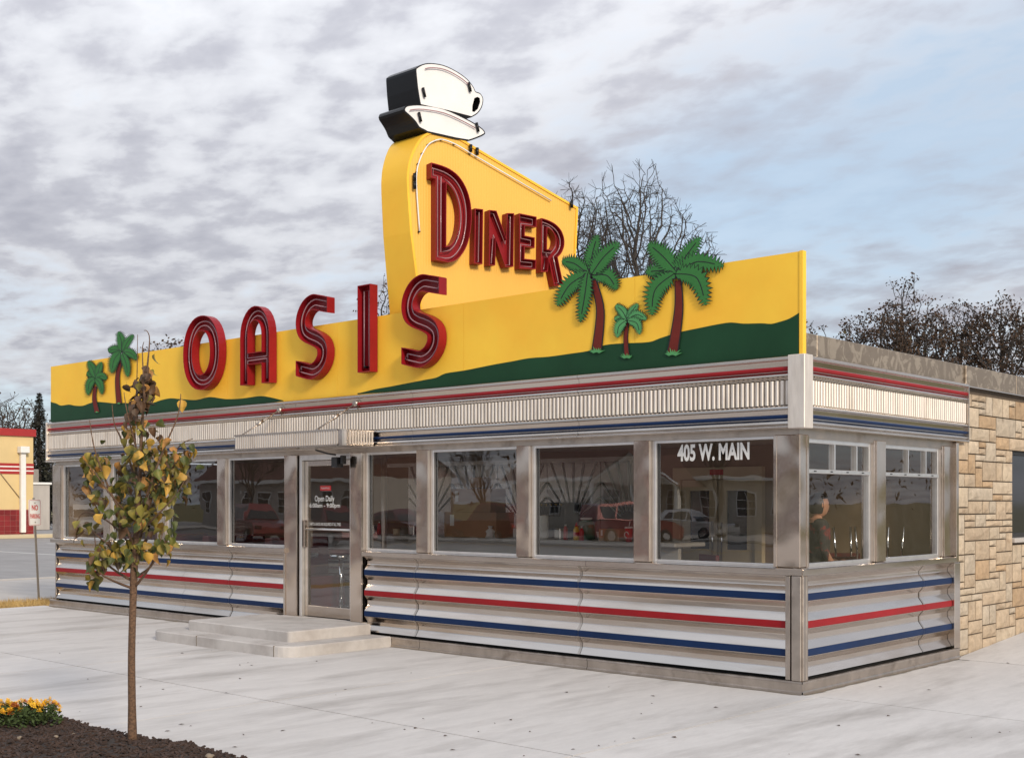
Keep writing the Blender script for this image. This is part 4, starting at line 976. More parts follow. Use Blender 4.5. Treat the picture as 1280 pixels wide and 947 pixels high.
# coffee machine
a_, b_ = onY(672,627,3.05), onY(706,627,3.05)
cm = thing('coffee_machine', 'black coffee machine with a row of taps on the back bar', 'coffee machine', ((a_[0]+b_[0])/2,3.1,1.14))
box('body', 'plastic', (a_[0],3.05,1.142,b_[0],3.34,1.75), cm, 0.01)
for k in range(5):
    x = a_[0]+0.07+k*(b_[0]-a_[0]-.14)/4; MB().tube([(x,3.0,1.55),(x,3.0,1.72)],0.025,7).build('tap', 'plastic', cm); box('badge', 'yellowp', (x-0.02,3.04,1.70,x+0.02,3.049,1.73), cm)
# a dark steel post, a sheet sign, back door and rooms
tp_ = thing('steel_post', 'slim steel post standing inside the window beside the door', 'post', (onY(480,600,1.1)[0],1.1,IZ))
x = onY(480,600,1.1)[0]; MB().tube([(x,1.1,IZ),(x,1.1,2.46)],0.04,8).build('shaft','steel_dirty',tp_); MB().lathe([(0.08,0),(0.08,0.02)],(x,1.1,IZ),10).build('foot','steel_dirty',tp_)
a_, b_ = onY(853,600,3.38)[0], onY(946,600,3.38)[0]
bd = thing('interior_doorway', 'ivory framed double doorway in the back wall of the diner', 'doorway', ((a_+b_)/2,3.38,IZ))
box('jamb', 'ivory', (a_-0.12,3.33,IZ,a_,3.415,2.20), bd); box('jamb', 'ivory', (b_,3.33,IZ,b_+0.10,3.415,2.20), bd); box('lintel', 'ivory', (a_,3.33,2.05,b_,3.415,2.20), bd)
box('exit_plate', 'redp', ((a_+b_)/2-0.1,3.322,2.10,(a_+b_)/2+0.1,3.329,2.17), bd)
md = (a_+b_)/2
for p, q in ((a_+0.01,md-0.01),(md+0.01,b_-0.01)):
    d_ = MB(); d_.box(p,3.36,IZ,q,3.40,1.15); d_.box(p,3.36,1.15,p+0.12,3.40,2.04); d_.box(q-0.12,3.36,1.15,q,3.40,2.04); d_.box(p+.12,3.36,1.9,q-.12,3.40,2.04)
    d_ = d_.build('door_leaf', 'ivory', bd); box('glass', 'darkglass', (p+.12,3.38,1.15,q-.12,3.385,1.9), d_); MB().tube([(q-.06 if p < md-.1 else p+.06,3.34,1.0),(q-.06 if p < md-.1 else p+.06,3.34,1.5)],0.014,6).build('pull_handle', 'chrome', d_)
def chair(x, y, rz, label):
    t = thing('dining_chair', label, 'chair', (x,y,IZ), 'dining chairs in the corner of the diner')
    R = Matrix.Rotation(rz,3,'Z'); O = Vector((x,y,IZ)); q = lambda a,b,c: O+R@Vector((a,b,c))
    for sx in (-.2,.2):
        MB().tube([q(sx,-.2,0),q(sx,-.2,.44)],0.012,6).build('leg','chrome',t); MB().tube([q(sx,.2,0),q(sx,.19,.45),q(sx,.22,.92)],0.012,6).build('leg','chrome',t)
    vs = [q(a,b,c) for c in (.44,.49) for b in (-.22,.2) for a in (-.22,.22)]
    m = MB(); m.mesh(vs,[(0,2,3,1),(4,5,7,6),(0,1,5,4),(2,6,7,3),(0,4,6,2),(1,3,7,5)]); m.build('seat','vinyl',t)
    vs = [q(a,b,c) for c in (.62,.93) for b in (.195,.235) for a in (-.21,.21)]
    m = MB(); m.mesh(vs,[(0,2,3,1),(4,5,7,6),(0,1,5,4),(2,6,7,3),(0,4,6,2),(1,3,7,5)]); m.build('backrest','vinyl',t)
chair(-1.75,1.5,2.6,'chrome legged maroon chair facing the address window'); chair(-0.95,2.55,0.4,'chrome legged maroon chair by the far side window'); chair(-0.75,1.9,-2.2,'chrome legged maroon chair turned to the side window table')
tb = thing('side_table', 'small table by the side windows carrying upturned chairs', 'table', (-0.62,2.6,IZ))
box('table_top', 'counter', (-0.95,2.1,IZ+0.72,-0.3,3.15,IZ+0.76), tb, 0.008); MB().tube([(-0.62,2.62,IZ),(-0.62,2.62,IZ+.72)],0.04,8).build('pedestal','chrome',tb)
for k in range(2):
    t = thing('upturned_chair', 'maroon chair upturned on the side table with chrome legs in the air', 'chair', (-0.62,2.35+k*.5,IZ+.76), 'chairs upturned on the table'); O = Vector((-0.62,2.35+k*.5,IZ+.761))
    box('seat','vinyl',(O.x-.2,O.y-.2,O.z,O.x+.2,O.y+.2,O.z+.05),t)
    for sx in (-.17,.17):
        for sy in (-.17,.17): MB().tube([O+Vector((sx,sy,.05)),O+Vector((sx*1.15,sy*1.15,.47))],0.012,6).build('leg','chrome',t)
# booths behind the west windows
for k in range(4):
    x = -13.3+k*1.55; t = thing('booth', 'maroon vinyl booth bench inside the west windows', 'booth', (x,1.0,IZ), 'booths inside the west windows')
    box('seat','vinyl',(x-.45,.45,IZ,x+.45,1.5,IZ+.45),t,.02); box('backrest','vinyl',(x-.08,.45,IZ+.45,x+.08,1.5,IZ+1.0),t,.02)
# ------------------------------------------------------------------ person inside the corner window
def skin_mesh(name, chains, mats, parent, sub=2, matidx=None):
    me = bpy.data.meshes.new(name); vs = []; es = []; rad = []
    for ch in chains:
        prev = None
        for it in ch:
            if isinstance(it, int): prev = it; continue
            p, r = it; vs.append(tuple(p)); rad.append(r)
            if prev is not None: es.append((prev, len(vs)-1))
            prev = len(vs)-1
    me.from_pydata(vs, es, []); o = bpy.data.objects.new(name, me); COL.objects.link(o)
    md_ = o.modifiers.new('skin','SKIN'); md_.use_smooth_shade = True
    if not me.skin_vertices: me.skin_vertices.new() if hasattr(me.skin_vertices,'new') else None
    bpy.context.view_layer.objects.active = o
    for i, sv in enumerate(me.skin_vertices[0].data): sv.radius = (rad[i], rad[i]) if not isinstance(rad[i], tuple) else rad[i]; sv.use_root = (i == 0)
    sb = o.modifiers.new('sub','SUBSURF'); sb.levels = sb.render_levels = sub
    me2 = bpy.data.meshes.new_from_object(o.evaluated_get(bpy.context.evaluated_depsgraph_get())); bpy.data.objects.remove(o)
    me2.materials.clear()
    for m_ in mats: me2.materials.append(M[m_])
    if matidx:
        for pl in me2.polygons: pl.material_index = matidx(pl.center)
    o = bpy.data.objects.new(name, me2); COL.objects.link(o); attach(o, parent); return o
def person(x, y, face):
    hgt = 1.55; t = thing('person', 'person with dark hair in a dark printed shirt standing inside the corner window', 'person', (x,y,IZ))
    fx_, fy_ = math.cos(face), math.sin(face); O = Vector((x,y,IZ)); f = Vector((fx_,fy_,0)); s = Vector((-fy_,fx_,0))
    q = lambda a,b,c: O+f*a+s*b+Vector((0,0,c*hgt/1.7))
    ch = [[(q(0,0,.95),.13),(q(0.01,0,1.12),.125),(q(0.02,0,1.28),.14),(q(0.0,0,1.40),.11),(q(0.0,0,1.46),.055),(q(0.02,0,1.52),.05)]]
    for sd_ in (-1,1):
        ch.append([3,(q(-.01,sd_*.17,1.38),.058),(q(-.02,sd_*.21,1.12),.045),(q(.10,sd_*.18,.93),.036),(q(.20,sd_*.13,.98),.028)])
        ch.append([0,(q(0,sd_*.09,.86),.095),(q(.02,sd_*.10,.48),.062),(q(-.01,sd_*.10,.08),.042),(q(.14,sd_*.11,.03),.036)])
    def mi(c):
        z = (c.z-IZ)*1.7/hgt
        d = (c-O); a = abs(d.dot(s)); fo = d.dot(f)
        if z > 1.43 and a < .1: return 0
        if z < .92 and a < .17 and fo < .2 and not (a > .12 and fo > .06): return 2
        if z < 1.10 and a > .12 and fo > .03: return 0
        return 1
    skin_mesh('body', ch, ['skin','cloth','denim'], t, 2, mi)
    # head with face
    m = MB(); n, k = 18, 12; C = q(.03,0,1.61); k_ = hgt/1.7
    vs = []; fs = []
    for i in range(k+1):
        th = PI*i/k; z = math.cos(th)
        for j in range(n):
            ph = 2*PI*j/n; a = math.sin(th)*math.cos(ph); b = math.sin(th)*math.sin(ph)
            rx = .098 if a > 0 else .105
            px_, py_, pz_ = a*rx, b*.078*(1-.18*max(0,-z)), z*.122
            if a > .5 and abs(b) < .25:                                     # nose, chin, brow
                px_ += .022*math.exp(-((z+.12)/.13)**2)*(1-abs(b)*3.2)+.010*math.exp(-((z+.85)/.15)**2)-.006*math.exp(-((z-.10)/.08)**2)+.006*math.exp(-((z+.48)/.06)**2)
            vs.append(C+f*px_+s*py_+Vector((0,0,pz_)))
    for i in range(k):
        for j in range(n): fs.append((i*n+j,(i+1)*n+j,(i+1)*n+(j+1)%n,i*n+(j+1)%n))
    m.mesh(vs,fs,0,True); h_ = m.build('head','skin',t)
    for sd_ in (-1,1):
        e_ = C+f*.083+s*sd_*.033+Vector((0,0,.010)); MB().lathe([(0.004,-.008),(0.011,0),(0.004,.008)],e_,8).build('eye','black',h_)
        e_ = C+s*sd_*.078-f*.005; MB().lathe([(0.008,-.03),(0.016,0),(0.012,.03)],e_,8).build('ear','skin',h_)
    e_ = C+f*.094+Vector((0,0,-.058)); MB().tube([e_-s*.022,e_+s*.022],0.005,5).build('mouth','vinyl',h_)
    m = MB(); vs2 = []; 
    for i in range(k+1):
        th = PI*i/k; z = math.cos(th)
        for j in range(n):
            ph = 2*PI*j/n; a = math.sin(th)*math.cos(ph); b = math.sin(th)*math.sin(ph)
            vs2.append((a,b,z, C-f*.012+f*(a*.112)+s*(b*.092)+Vector((0,0,z*.13+.008))))
    keep = lambda v: (v[2] > .30) or (v[0] < .25 and v[2] > -.75)
    idx = {}; out = []; fs2 = []
    for fc in fs:
        if all(keep(vs2[i]) for i in fc): fs2.append(fc)
    m.mesh([v[3] for v in vs2], fs2, 0, True); m.build('hair','hair',t)
    # hands with fingers
    for sd_ in (-1,1):
        W_ = q(.20,sd_*.13,.98); m = MB(); fd = (f*.9+Vector((0,0,-.25))).normalized()
        m.tube([W_,W_+fd*.04,W_+fd*.085],[.026,.036,.03],8)
        for g_ in range(4):
            o_ = s*(g_-1.5)*.017; L_ = (.06,.072,.068,.052)[g_]; b_ = W_+fd*.08+o_; m.tube([b_,b_+fd*L_*.5,b_+fd*L_*.85+Vector((0,0,-.02))],[.0085,.008,.006],6)
        b_ = W_+fd*.03-s*sd_*.03; m.tube([b_,b_-s*sd_*.025+fd*.03,b_-s*sd_*.028+fd*.06],[.011,.010,.007],6); m.build('hand','skin',t)
pp = ray(1021,640); tt_ = (-0.62-CX)/pp[0]; person(-0.62, CY+tt_*pp[1], TH+0.15)
# ================================================================== PLANTING BED, YOUNG TREE, MARIGOLDS
bed_edge = [(-40,872),(0,880),(40,888),(69,896),(127.6,911),(159,919),(207,926),(239,931),(265.7,937.8),(292,945),(330,957)]
be = [onZ(u,v,0.0) for u, v in bed_edge]
bed_loop = [tuple(c) for c in catmull(be, 4)]+[(-0.55,-5.4),(-0.4,-6.2),(-0.8,-7.2),(-1.8,-8.0),(-3.5,-8.4),(-5.5,-8.2),(-7.2,-7.4)]
bc = (-3.0,-6.4)
def bed_z(x, y):
    best = 9
    for i in range(len(bed_loop)):
        a = Vector(bed_loop[i]); b = Vector(bed_loop[(i+1) % len(bed_loop)]); p = Vector((x,y)); d = b-a; L2 = d.length_squared
        t = max(0, min(1, (p-a).dot(d)/L2)) if L2 > 0 else 0; best = min(best, (a+d*t-p).length)
    return 0.008+0.075*(1-math.exp(-best*2.6))
def inside(x, y):
    r = False; n = len(bed_loop)
    for i in range(n):
        (xa,ya),(xb,yb) = bed_loop[i], bed_loop[i-1]
        if (ya > y) != (yb > y) and x < (xb-xa)*(y-ya)/(yb-ya)+xa: r = not r
    return r
m = MB(); n = len(bed_loop); prev = [(*p,0.003) for p in bed_loop]
for k in (0.06,0.14,0.25,0.45,0.75):
    cur = []
    for x, y in bed_loop:
        xx, yy = x+(bc[0]-x)*k, y+(bc[1]-y)*k; cur.append((xx,yy,bed_z(xx,yy)))
    for i in range(n): m.face([prev[i],prev[(i+1)%n],cur[(i+1)%n],cur[i]],0,True)
    prev = cur
m.face(prev); bed = struct(m.build('mulch_bed', 'mulch'))
random.seed(9); m = MB(); cnt = 0
while cnt < 5200:
    x, y = random.uniform(-7,-0.6), random.uniform(-6.6,-4.6)
    if not inside(x,y): continue
    cnt += 1; z = bed_z(x,y); a = random.uniform(0,PI); L, w, h = random.uniform(.010,.034), random.uniform(.004,.010), random.uniform(.003,.007)
    R = Matrix.Rotation(a,3,'Z')@Matrix.Rotation(random.uniform(-.6,.6),3,'Y'); O = Vector((x,y,z+random.uniform(0,.008)))
    vs = [O+R@Vector((sx*L,sy*w,sz*h)) for sz in (-1,1) for sy in (-1,1) for sx in (-1,1)]
    m.mesh(vs,[(0,2,3,1),(4,5,7,6),(0,1,5,4),(2,6,7,3),(0,4,6,2),(1,3,7,5)], 0)
tag(m.build('mulch_chips', 'chip', bed, fix=False), kind='stuff')
for u, v, r in ((25,925,.022),(70,922,.018),(262,943,.03),(92,917,.014)):
    x, y = onZ(u,v,.06); m = MB(); rr = random.Random(u)
    bm = bmesh.new(); bmesh.ops.create_icosphere(bm, subdivisions=2, radius=r)
    for vv in bm.verts: vv.co *= 1+rr.uniform(-.18,.18); vv.co.z *= .65
    bm.verts.index_update(); m.mesh([vv.co+Vector((x,y,bed_z(x,y)+r*.3)) for vv in bm.verts],[[q.index for q in ff.verts] for ff in bm.faces],0,True); bm.free()
    tag(m.build('pebble','pebble'), 'small pale stone lying on the dark mulch', 'stone', 'pale stones on the mulch')
# --- young tree
tx, ty = onZ(165,924,0.05); DT = (tx-CX)*WV[0]+(ty-CY)*WV[1]
ytree = thing('young_tree', 'slender young tree with yellow and green autumn leaves in the mulch bed', 'tree', (tx,ty,0.05))
def TT(u, v, dd=0.0): return atD(u, v, DT+dd)
trunk_px = [(165.5,928),(165,880),(164.5,820),(166,760),(167.5,715),(169,690),(172,640),(175,590),(177,540),(180,500),(184,460),(187,425),(184,414),(180,413)]
m = MB(); path = [TT(*p) for p in trunk_px]; path[0].z = 0.02
rad = [.036,.028,.026,.025,.027,.024,.018,.014,.011,.009,.007,.004,.003,.0025]
pp_ = catmull(path,3); rr_ = [rad[min(i//3,len(rad)-1)]+(rad[min(i//3+1,len(rad)-1)]-rad[min(i//3,len(rad)-1)])*((i%3)/3) for i in range(len(pp_))]
m.tube(pp_, rr_, 9); m.build('trunk','bark',ytree)
rt = random.Random(4)
def br(pts, r0, name='branch'):
    P = [TT(u,v,d) for u,v,d in pts]; c = catmull(P,4); n = len(c); MB().tube(c,[r0*(1-.75*i/(n-1)) for i in range(n)],5).build(name,'bark',ytree); return c
BR = [[(168,712,0),(150,690,.1),(125,672,.15),(112,660,.2)],[(166,735,0),(145,727,-.1),(128,718,-.2),(118,705,-.25)],[(166,726,0),(140,710,.1),(122,690,.15),(118,665,.2)],
      [(168,722,0),(188,708,.1),(197,692,.15),(212,672,.2)],[(168,734,0),(185,712,-.1),(196,690,-.2),(205,660,-.25)],[(169,700,0),(180,655,.15),(195,610,.25),(222,560,.3),(241,548,.3)],
      [(170,690,0),(150,640,-.1),(132,600,-.15),(118,560,-.2),(112,525,-.2)],[(171,670,0),(168,600,.2),(152,550,.25),(143,530,.25),(140,505,.25)],[(173,650,0),(190,600,-.2),(205,560,-.2),(222,520,-.2),(226,492,-.2)],
      [(176,590,0),(168,540,.1),(171,480,.1),(172,418,.1)],[(178,540,0),(180,490,-.1),(178,440,-.1),(180,427,-.1)],[(176,580,0),(160,520,-.1),(155,490,-.1)],[(173,645,0),(200,600,.1),(225,580,.15),(245,575,.2)],
      [(170,690,0),(140,655,.2),(110,640,.3),(97,650,.3),(92,678,.3)],[(172,655,0),(140,620,-.25),(118,590,-.3),(104,575,-.3)],[(171,668,0),(200,640,-.2),(222,615,-.25),(236,590,-.25)]]
twigs = [br(b, .011 if i < 9 else .008) for i, b in enumerate(BR)]
def leaf_mesh(seed):
    r = random.Random(seed); fold = r.uniform(.2,1.0); curl = r.uniform(-.6,1.6); tw_ = r.uniform(-1.1,1.1)
    half = [(0,0),(.10,.30),(.28,.46),(.50,.42),(.74,.24),(1.0,0.0)]; vs = []; fs = []
    def P(t, w):
        a = curl*t; p = Vector((t*math.cos(a*.6), w*math.cos(fold), -t*math.sin(a*.6)*.8+abs(w)*math.sin(fold)+.05*math.sin(8*t+seed)*abs(w)*2))
        return Matrix.Rotation(tw_*t,3,'X')@p
    rows = []
    for t, w in half:
        row = []
        for k in ((-1,-.5,0,.5,1) if w > 0 else (0,)): row.append(len(vs)); vs.append(P(t, w*k))
        rows.append(row)
    for a, b in zip(rows, rows[1:]):
        if len(a) == 1: fs += [(a[0],b[i+1],b[i]) for i in range(4)]
        elif len(b) == 1: fs += [(b[0],a[i],a[i+1]) for i in range(4)]
        else: fs += [(a[i],a[i+1],b[i+1],b[i]) for i in range(4)]
    vs2 = len(vs); vs += [Vector((-.30,.006,.10)),Vector((-.30,-.006,.10)),Vector((0,-.008,0)),Vector((0,.008,0))]; fs.append((vs2,vs2+1,vs2+2,vs2+3))
    m = MB(); m.mesh(vs,fs,0,True); o = m.build('leaf',LEAVES[0],fix=False); me = o.data; bpy.data.objects.remove(o); return me
LM = [leaf_mesh(s) for s in range(12)]
# clumps: centre u,v, half sizes, count, palette weights (olive, green, yellow, orange, brown)
CL = [((190,448),(6,10),3,(1,0,0,0,4)),((180,475),(12,14),20,(1,0,0,1,7)),((178,500),(14,16),24,(1,0,0,2,7)),((172,530),(24,14),14,(2,1,3,3,3)),((166,512),(10,8),4,(0,0,0,2,4)),
      ((180,565),(32,20),34,(4,2,5,2,1)),((215,572),(22,22),26,(4,2,4,3,1)),((222,600),(20,20),22,(4,3,3,3,1)),((190,605),(28,22),34,(4,3,4,2,1)),((160,600),(22,24),20,(5,4,2,1,1)),
      ((118,585),(18,18),20,(4,2,3,2,2)),((125,570),(12,14),8,(4,2,2,1,2)),((125,625),(14,16),10,(4,2,2,1,2)),((155,645),(26,18),24,(4,4,3,1,1)),((185,650),(30,20),24,(4,4,2,2,1)),
      ((148,690),(30,18),34,(5,6,1,0,1)),((122,700),(14,20),18,(6,4,1,0,1)),((104,662),(9,16),8,(6,3,1,0,2)),((205,680),(16,18),16,(4,4,3,2,0)),((175,680),(16,12),12,(4,5,1,1,0)),((118,725),(9,7),5,(4,3,2,0,0)),
      ((228,508),(4,10),2,(3,1,1,1,0)),((237,560),(8,12),5,(2,1,3,3,0))]
rl = random.Random(8); nleaf = 0; big = 0
for (u,v),(su,sv),n_,wt in CL:
    for k in range(int(n_*0.80)):
        uu, vv = u+rl.gauss(0,.48)*su, v+rl.gauss(0,.52)*sv; dd = rl.gauss(0,.16) if su > 12 else rl.gauss(0,.06)
        mt = rl.choices(range(5), wt)[0]; s_ = rl.uniform(.060,.108)*(0.9 if mt == 4 else 1)
        inst('leaf', LM[rl.randrange(12)], ytree, TT(uu,vv,dd), (rl.uniform(-.9,.9), rl.uniform(.5,1.75), rl.uniform(0,6.28)), (s_,)*3, LEAVES[mt]); nleaf += 1
m = MB(); rf = random.Random(77)
for (u,v),(su,sv),n_,wt in CL:
    if su < 12: continue
    for k in range(int(n_*1.15)):
        o_ = TT(u+rf.gauss(0,.44)*su, v+rf.gauss(0,.5)*sv, rf.gauss(0,.17)); R_ = Matrix.Rotation(rf.uniform(0,6.28),3,'Z')@Matrix.Rotation(rf.uniform(.4,1.8),3,'Y')@Matrix.Rotation(rf.uniform(-.9,.9),3,'X'); s_ = rf.uniform(.05,.085); lm = LM[rf.randrange(12)]
        m.mesh([o_+R_@(vv.co*s_) for vv in lm.vertices],[tuple(pl.vertices) for pl in lm.polygons], rf.choices((0,1,2,3),(5,5,2,2) if wt[4] < 5 else (1,0,0,6))[0], True)
tag(m.build('foliage',[LEAVES[0],LEAVES[1],LEAVES[2],LEAVES[4]],ytree,fix=False), kind='stuff')
# --- marigolds
def marigold(x, y, label, seed, rad, hgt, nb):
    r = random.Random(seed); z0 = bed_z(x,y); t = thing('marigold_plant', label, 'flower', (x,y,z0), 'marigolds in the mulch bed')
    m = MB()
    for k in range(330):
        a = r.uniform(0,6.28); q = rad*math.sqrt(r.random()); h = hgt*r.uniform(.1,.95)*(1-.45*(q/rad)**2)
        p = Vector((x+q*math.cos(a), y+q*math.sin(a), z0+h)); L = r.uniform(.02,.05); d = Vector((r.uniform(-1,1),r.uniform(-1,1),r.uniform(-.2,1))).normalized()
        s_ = d.cross(Vector((r.uniform(-1,1),r.uniform(-1,1),r.uniform(-1,1)))).normalized()*L*.26; m.face([p,p+d*L*.5+s_,p+d*L,p+d*L*.5-s_])
    for k in range(14):
        a = r.uniform(0,6.28); q = rad*.7*r.random(); m.tube([(x,y,z0),(x+q*math.cos(a),y+q*math.sin(a),z0+hgt*.85)],.004,4)
    tag(m.build('foliage','herb',t,fix=False), kind='stuff')
    for k in range(nb):
        a = r.uniform(0,6.28); q = rad*math.sqrt(r.random())*1.0; h = hgt*(1.05-.42*(q/rad)**2)*r.uniform(.85,1.08); c = Vector((x+q*math.cos(a),y+q*math.sin(a),z0+h)); m = MB(); R = r.uniform(.014,.026)
        tilt = Quaternion((r.uniform(-1,1),r.uniform(-1,1),0),r.uniform(0,.7))
        for ring in range(3):
            for p_ in range(8):
                b_ = 2*PI*p_/8+ring*.4; o_ = Vector((math.cos(b_),math.sin(b_),0)); s_ = Vector((-o_.y,o_.x,0)); rr = R*(1-.28*ring); hh = .006*ring
                m.face([c+tilt@(o_*.002+Vector((0,0,hh))), c+tilt@(o_*rr+s_*rr*.34+Vector((0,0,hh+.004+.004*ring))), c+tilt@(o_*rr*1.1+Vector((0,0,hh+.001+.006*ring))), c+tilt@(o_*rr-s_*rr*.34+Vector((0,0,hh+.004+.004*ring)))])
        m.build('bloom','bloom' if r.random() < .8 else 'bloomo',t,fix=False)
for i, (u,v,rd,lb) in enumerate(((56,905,.12,'yellow marigold clump nearest the young tree trunk'),(33,908,.125,'dense yellow and rust marigold clump between two others'),(8,909,.12,'yellow marigold clump beyond the dense one'),(-20,907,.13,'marigold clump farthest from the young tree'))):
    x, y = onZ(u,v,.06); marigold(x,y,lb,i+3,rd,.185,26)
# ================================================================== NO PARKING SIGN
sx_, sy_ = onZ(48.5,752,-0.03); ds = (sx_-CX)*WV[0]+(sy_-CY)*WV[1]
npk = thing('parking_sign', 'white NO PARKING sign on a leaning steel channel post', 'sign', (sx_,sy_,-0.03))
top = atD(42,622,ds); bot = atD(48.8,752,ds); bot.z = -0.06
dirp = (top-bot); side = Vector((-0.20,0.98,0)).normalized(); nrm = Vector((side.y,-side.x,0))
m = MB()
for a_, b_ in ((-.025,-.012),(.012,.025),(-.012,.012)):
    o_ = .0 if abs(a_) < .02 else .012
    vs = [p+side*q+nrm*(o_ if s_ else o_-.012) for p in (bot,top) for q in (a_,b_) for s_ in (0,1)]
    m.mesh(vs,[(0,1,3,2),(4,6,7,5),(0,2,6,4),(1,5,7,3),(0,4,5,1),(2,3,7,6)])
m.build('post','galv',npk)
ptop, pbot = atD(42.2,624,ds), atD(43,656.5,ds); hh = (ptop-pbot).length; up_ = (ptop-pbot).normalized(); wd_ = .26
def sg(a,b,d): return pbot+side*(a-wd_/2)+up_*b+nrm*(.02+d)
rc = .02; lp = [(rc,0),(wd_-rc,0),(wd_,rc),(wd_,hh-rc),(wd_-rc,hh),(rc,hh),(0,hh-rc),(0,rc)]
m = MB(); m.slab([lp],lambda a,b: sg(a,b,0),lambda a,b: sg(a,b,.003)); pl_ = m.build('plate','white',npk)
m = MB(); o1 = inset(lp,.010); o2 = inset(lp,.016); n = len(lp)
for i in range(n): m.face([sg(*o1[i],.0045),sg(*o1[(i+1)%n],.0045),sg(*o2[(i+1)%n],.0045),sg(*o2[i],.0045)])
m.build('border','redp',pl_,fix=False)
text_part('lettering','NO','redp',pl_,.13,.10,lambda a,b: sg(.065+a,hh*.58+b,.005),.03); text_part('lettering','PARKING','redp',pl_,.20,.085,lambda a,b: sg(.03+a,hh*.27+b,.005),.03)
for b in (.06,hh-.06): MB().tube([sg(wd_/2,b,0),sg(wd_/2,b,.012)],.012,6).build('bolt','galv',npk)
# ================================================================== YELLOW SHOP FAR LEFT
BXp = -55.5
def bl(u, v): y, z = onX(u, v, BXp); return y, z
yE = bl(41.5,600)[0]; y0b = yE-26; zt = bl(20,541)[1]
shop = thing('yellow_shop', 'pale yellow shop with red tiled base and red roof edge across the lot', 'building', (BXp-6,yE-13,0))
box('wall','ybuild',(BXp-14,y0b,-.06,BXp,yE,zt-.15),shop); box('roof_edge','redtrim',(BXp-14.1,y0b-.1,zt-.15,BXp+.12,yE+.1,zt+.22),shop)
for v in (580,585,590): z = bl(20,v)[1]; box('stripe','redtrim',(BXp-.01,y0b,z-.09,BXp+.03,yE+.02,z+.05),shop)
for v in (582.6,587.6): z = bl(20,v)[1]; box('stripe','white',(BXp-.01,y0b,z-.06,BXp+.025,yE+.01,z+.05),shop)
zb = bl(20,637)[1]; box('tile_backing','grout',(BXp,y0b,-.05,BXp+.03,yE,zb+.02),shop)
tm = MB().box(-.5,-.5,-.5,.5,.5,.5).build('tile','tile'); tme = tm.data; bpy.data.objects.remove(tm)
nz_ = 5; hz_ = zb/nz_
for i in range(14):
    for j in range(nz_): inst('tile',tme,shop,(BXp+.035,yE-.15-i*.31,hz_*(j+.5)),(0,0,0),(.03,.29,hz_-.02))
yd = bl(26.8,600)[0]; box('downpipe','white',(BXp+.04,yd-.13,.2,BXp+.26,yd+.13,bl(26,565)[1]),shop,.02); box('rain_head','white',(BXp+.04,yd-.24,bl(26,566)[1],BXp+.44,yd+.24,bl(26,558)[1]),shop,.02)
for k in range(4): MB().tube([(BXp+.02,yE-.4-k*3.2,zb+.2),(BXp+.02,yE-3.2-k*3.2,zt-.3)],.025,4).build('diamond_seam','interior',shop)
box('shop_kerb','ivory',(BXp,y0b,-.06,BXp+1.6,yE+6,.12),shop,.02)
# utility cabinet, fence and lamps beyond the shop
p = atD(46,640,80); t = thing('utility_cabinet','grey utility cabinet beside the yellow shop','cabinet',(p.x,p.y,0)); box('body','walk',(p.x-.6,p.y-.6,-.05,p.x+.6,p.y+.6,2.9),t,.03); box('top','white',(p.x-.7,p.y-.7,2.9,p.x+.7,p.y+.7,3.05),t,.03); box('meter','galv',(p.x+.2,p.y-.75,3.05,p.x+.7,p.y-.2,3.9),t,.03)
t = thing('rail_fence','white rail fence running behind the yellow shop','fence',(-62,30,0))
for k in range(9): MB().box(-66+k*1.2,29.9,-.1,-65.9+k*1.2,30,1.7).build('fence_post','white',t)
for z in (.5,1.0,1.5): MB().box(-66,29.93,z,-56,29.97,z+.1).build('fence_rail','white',t)
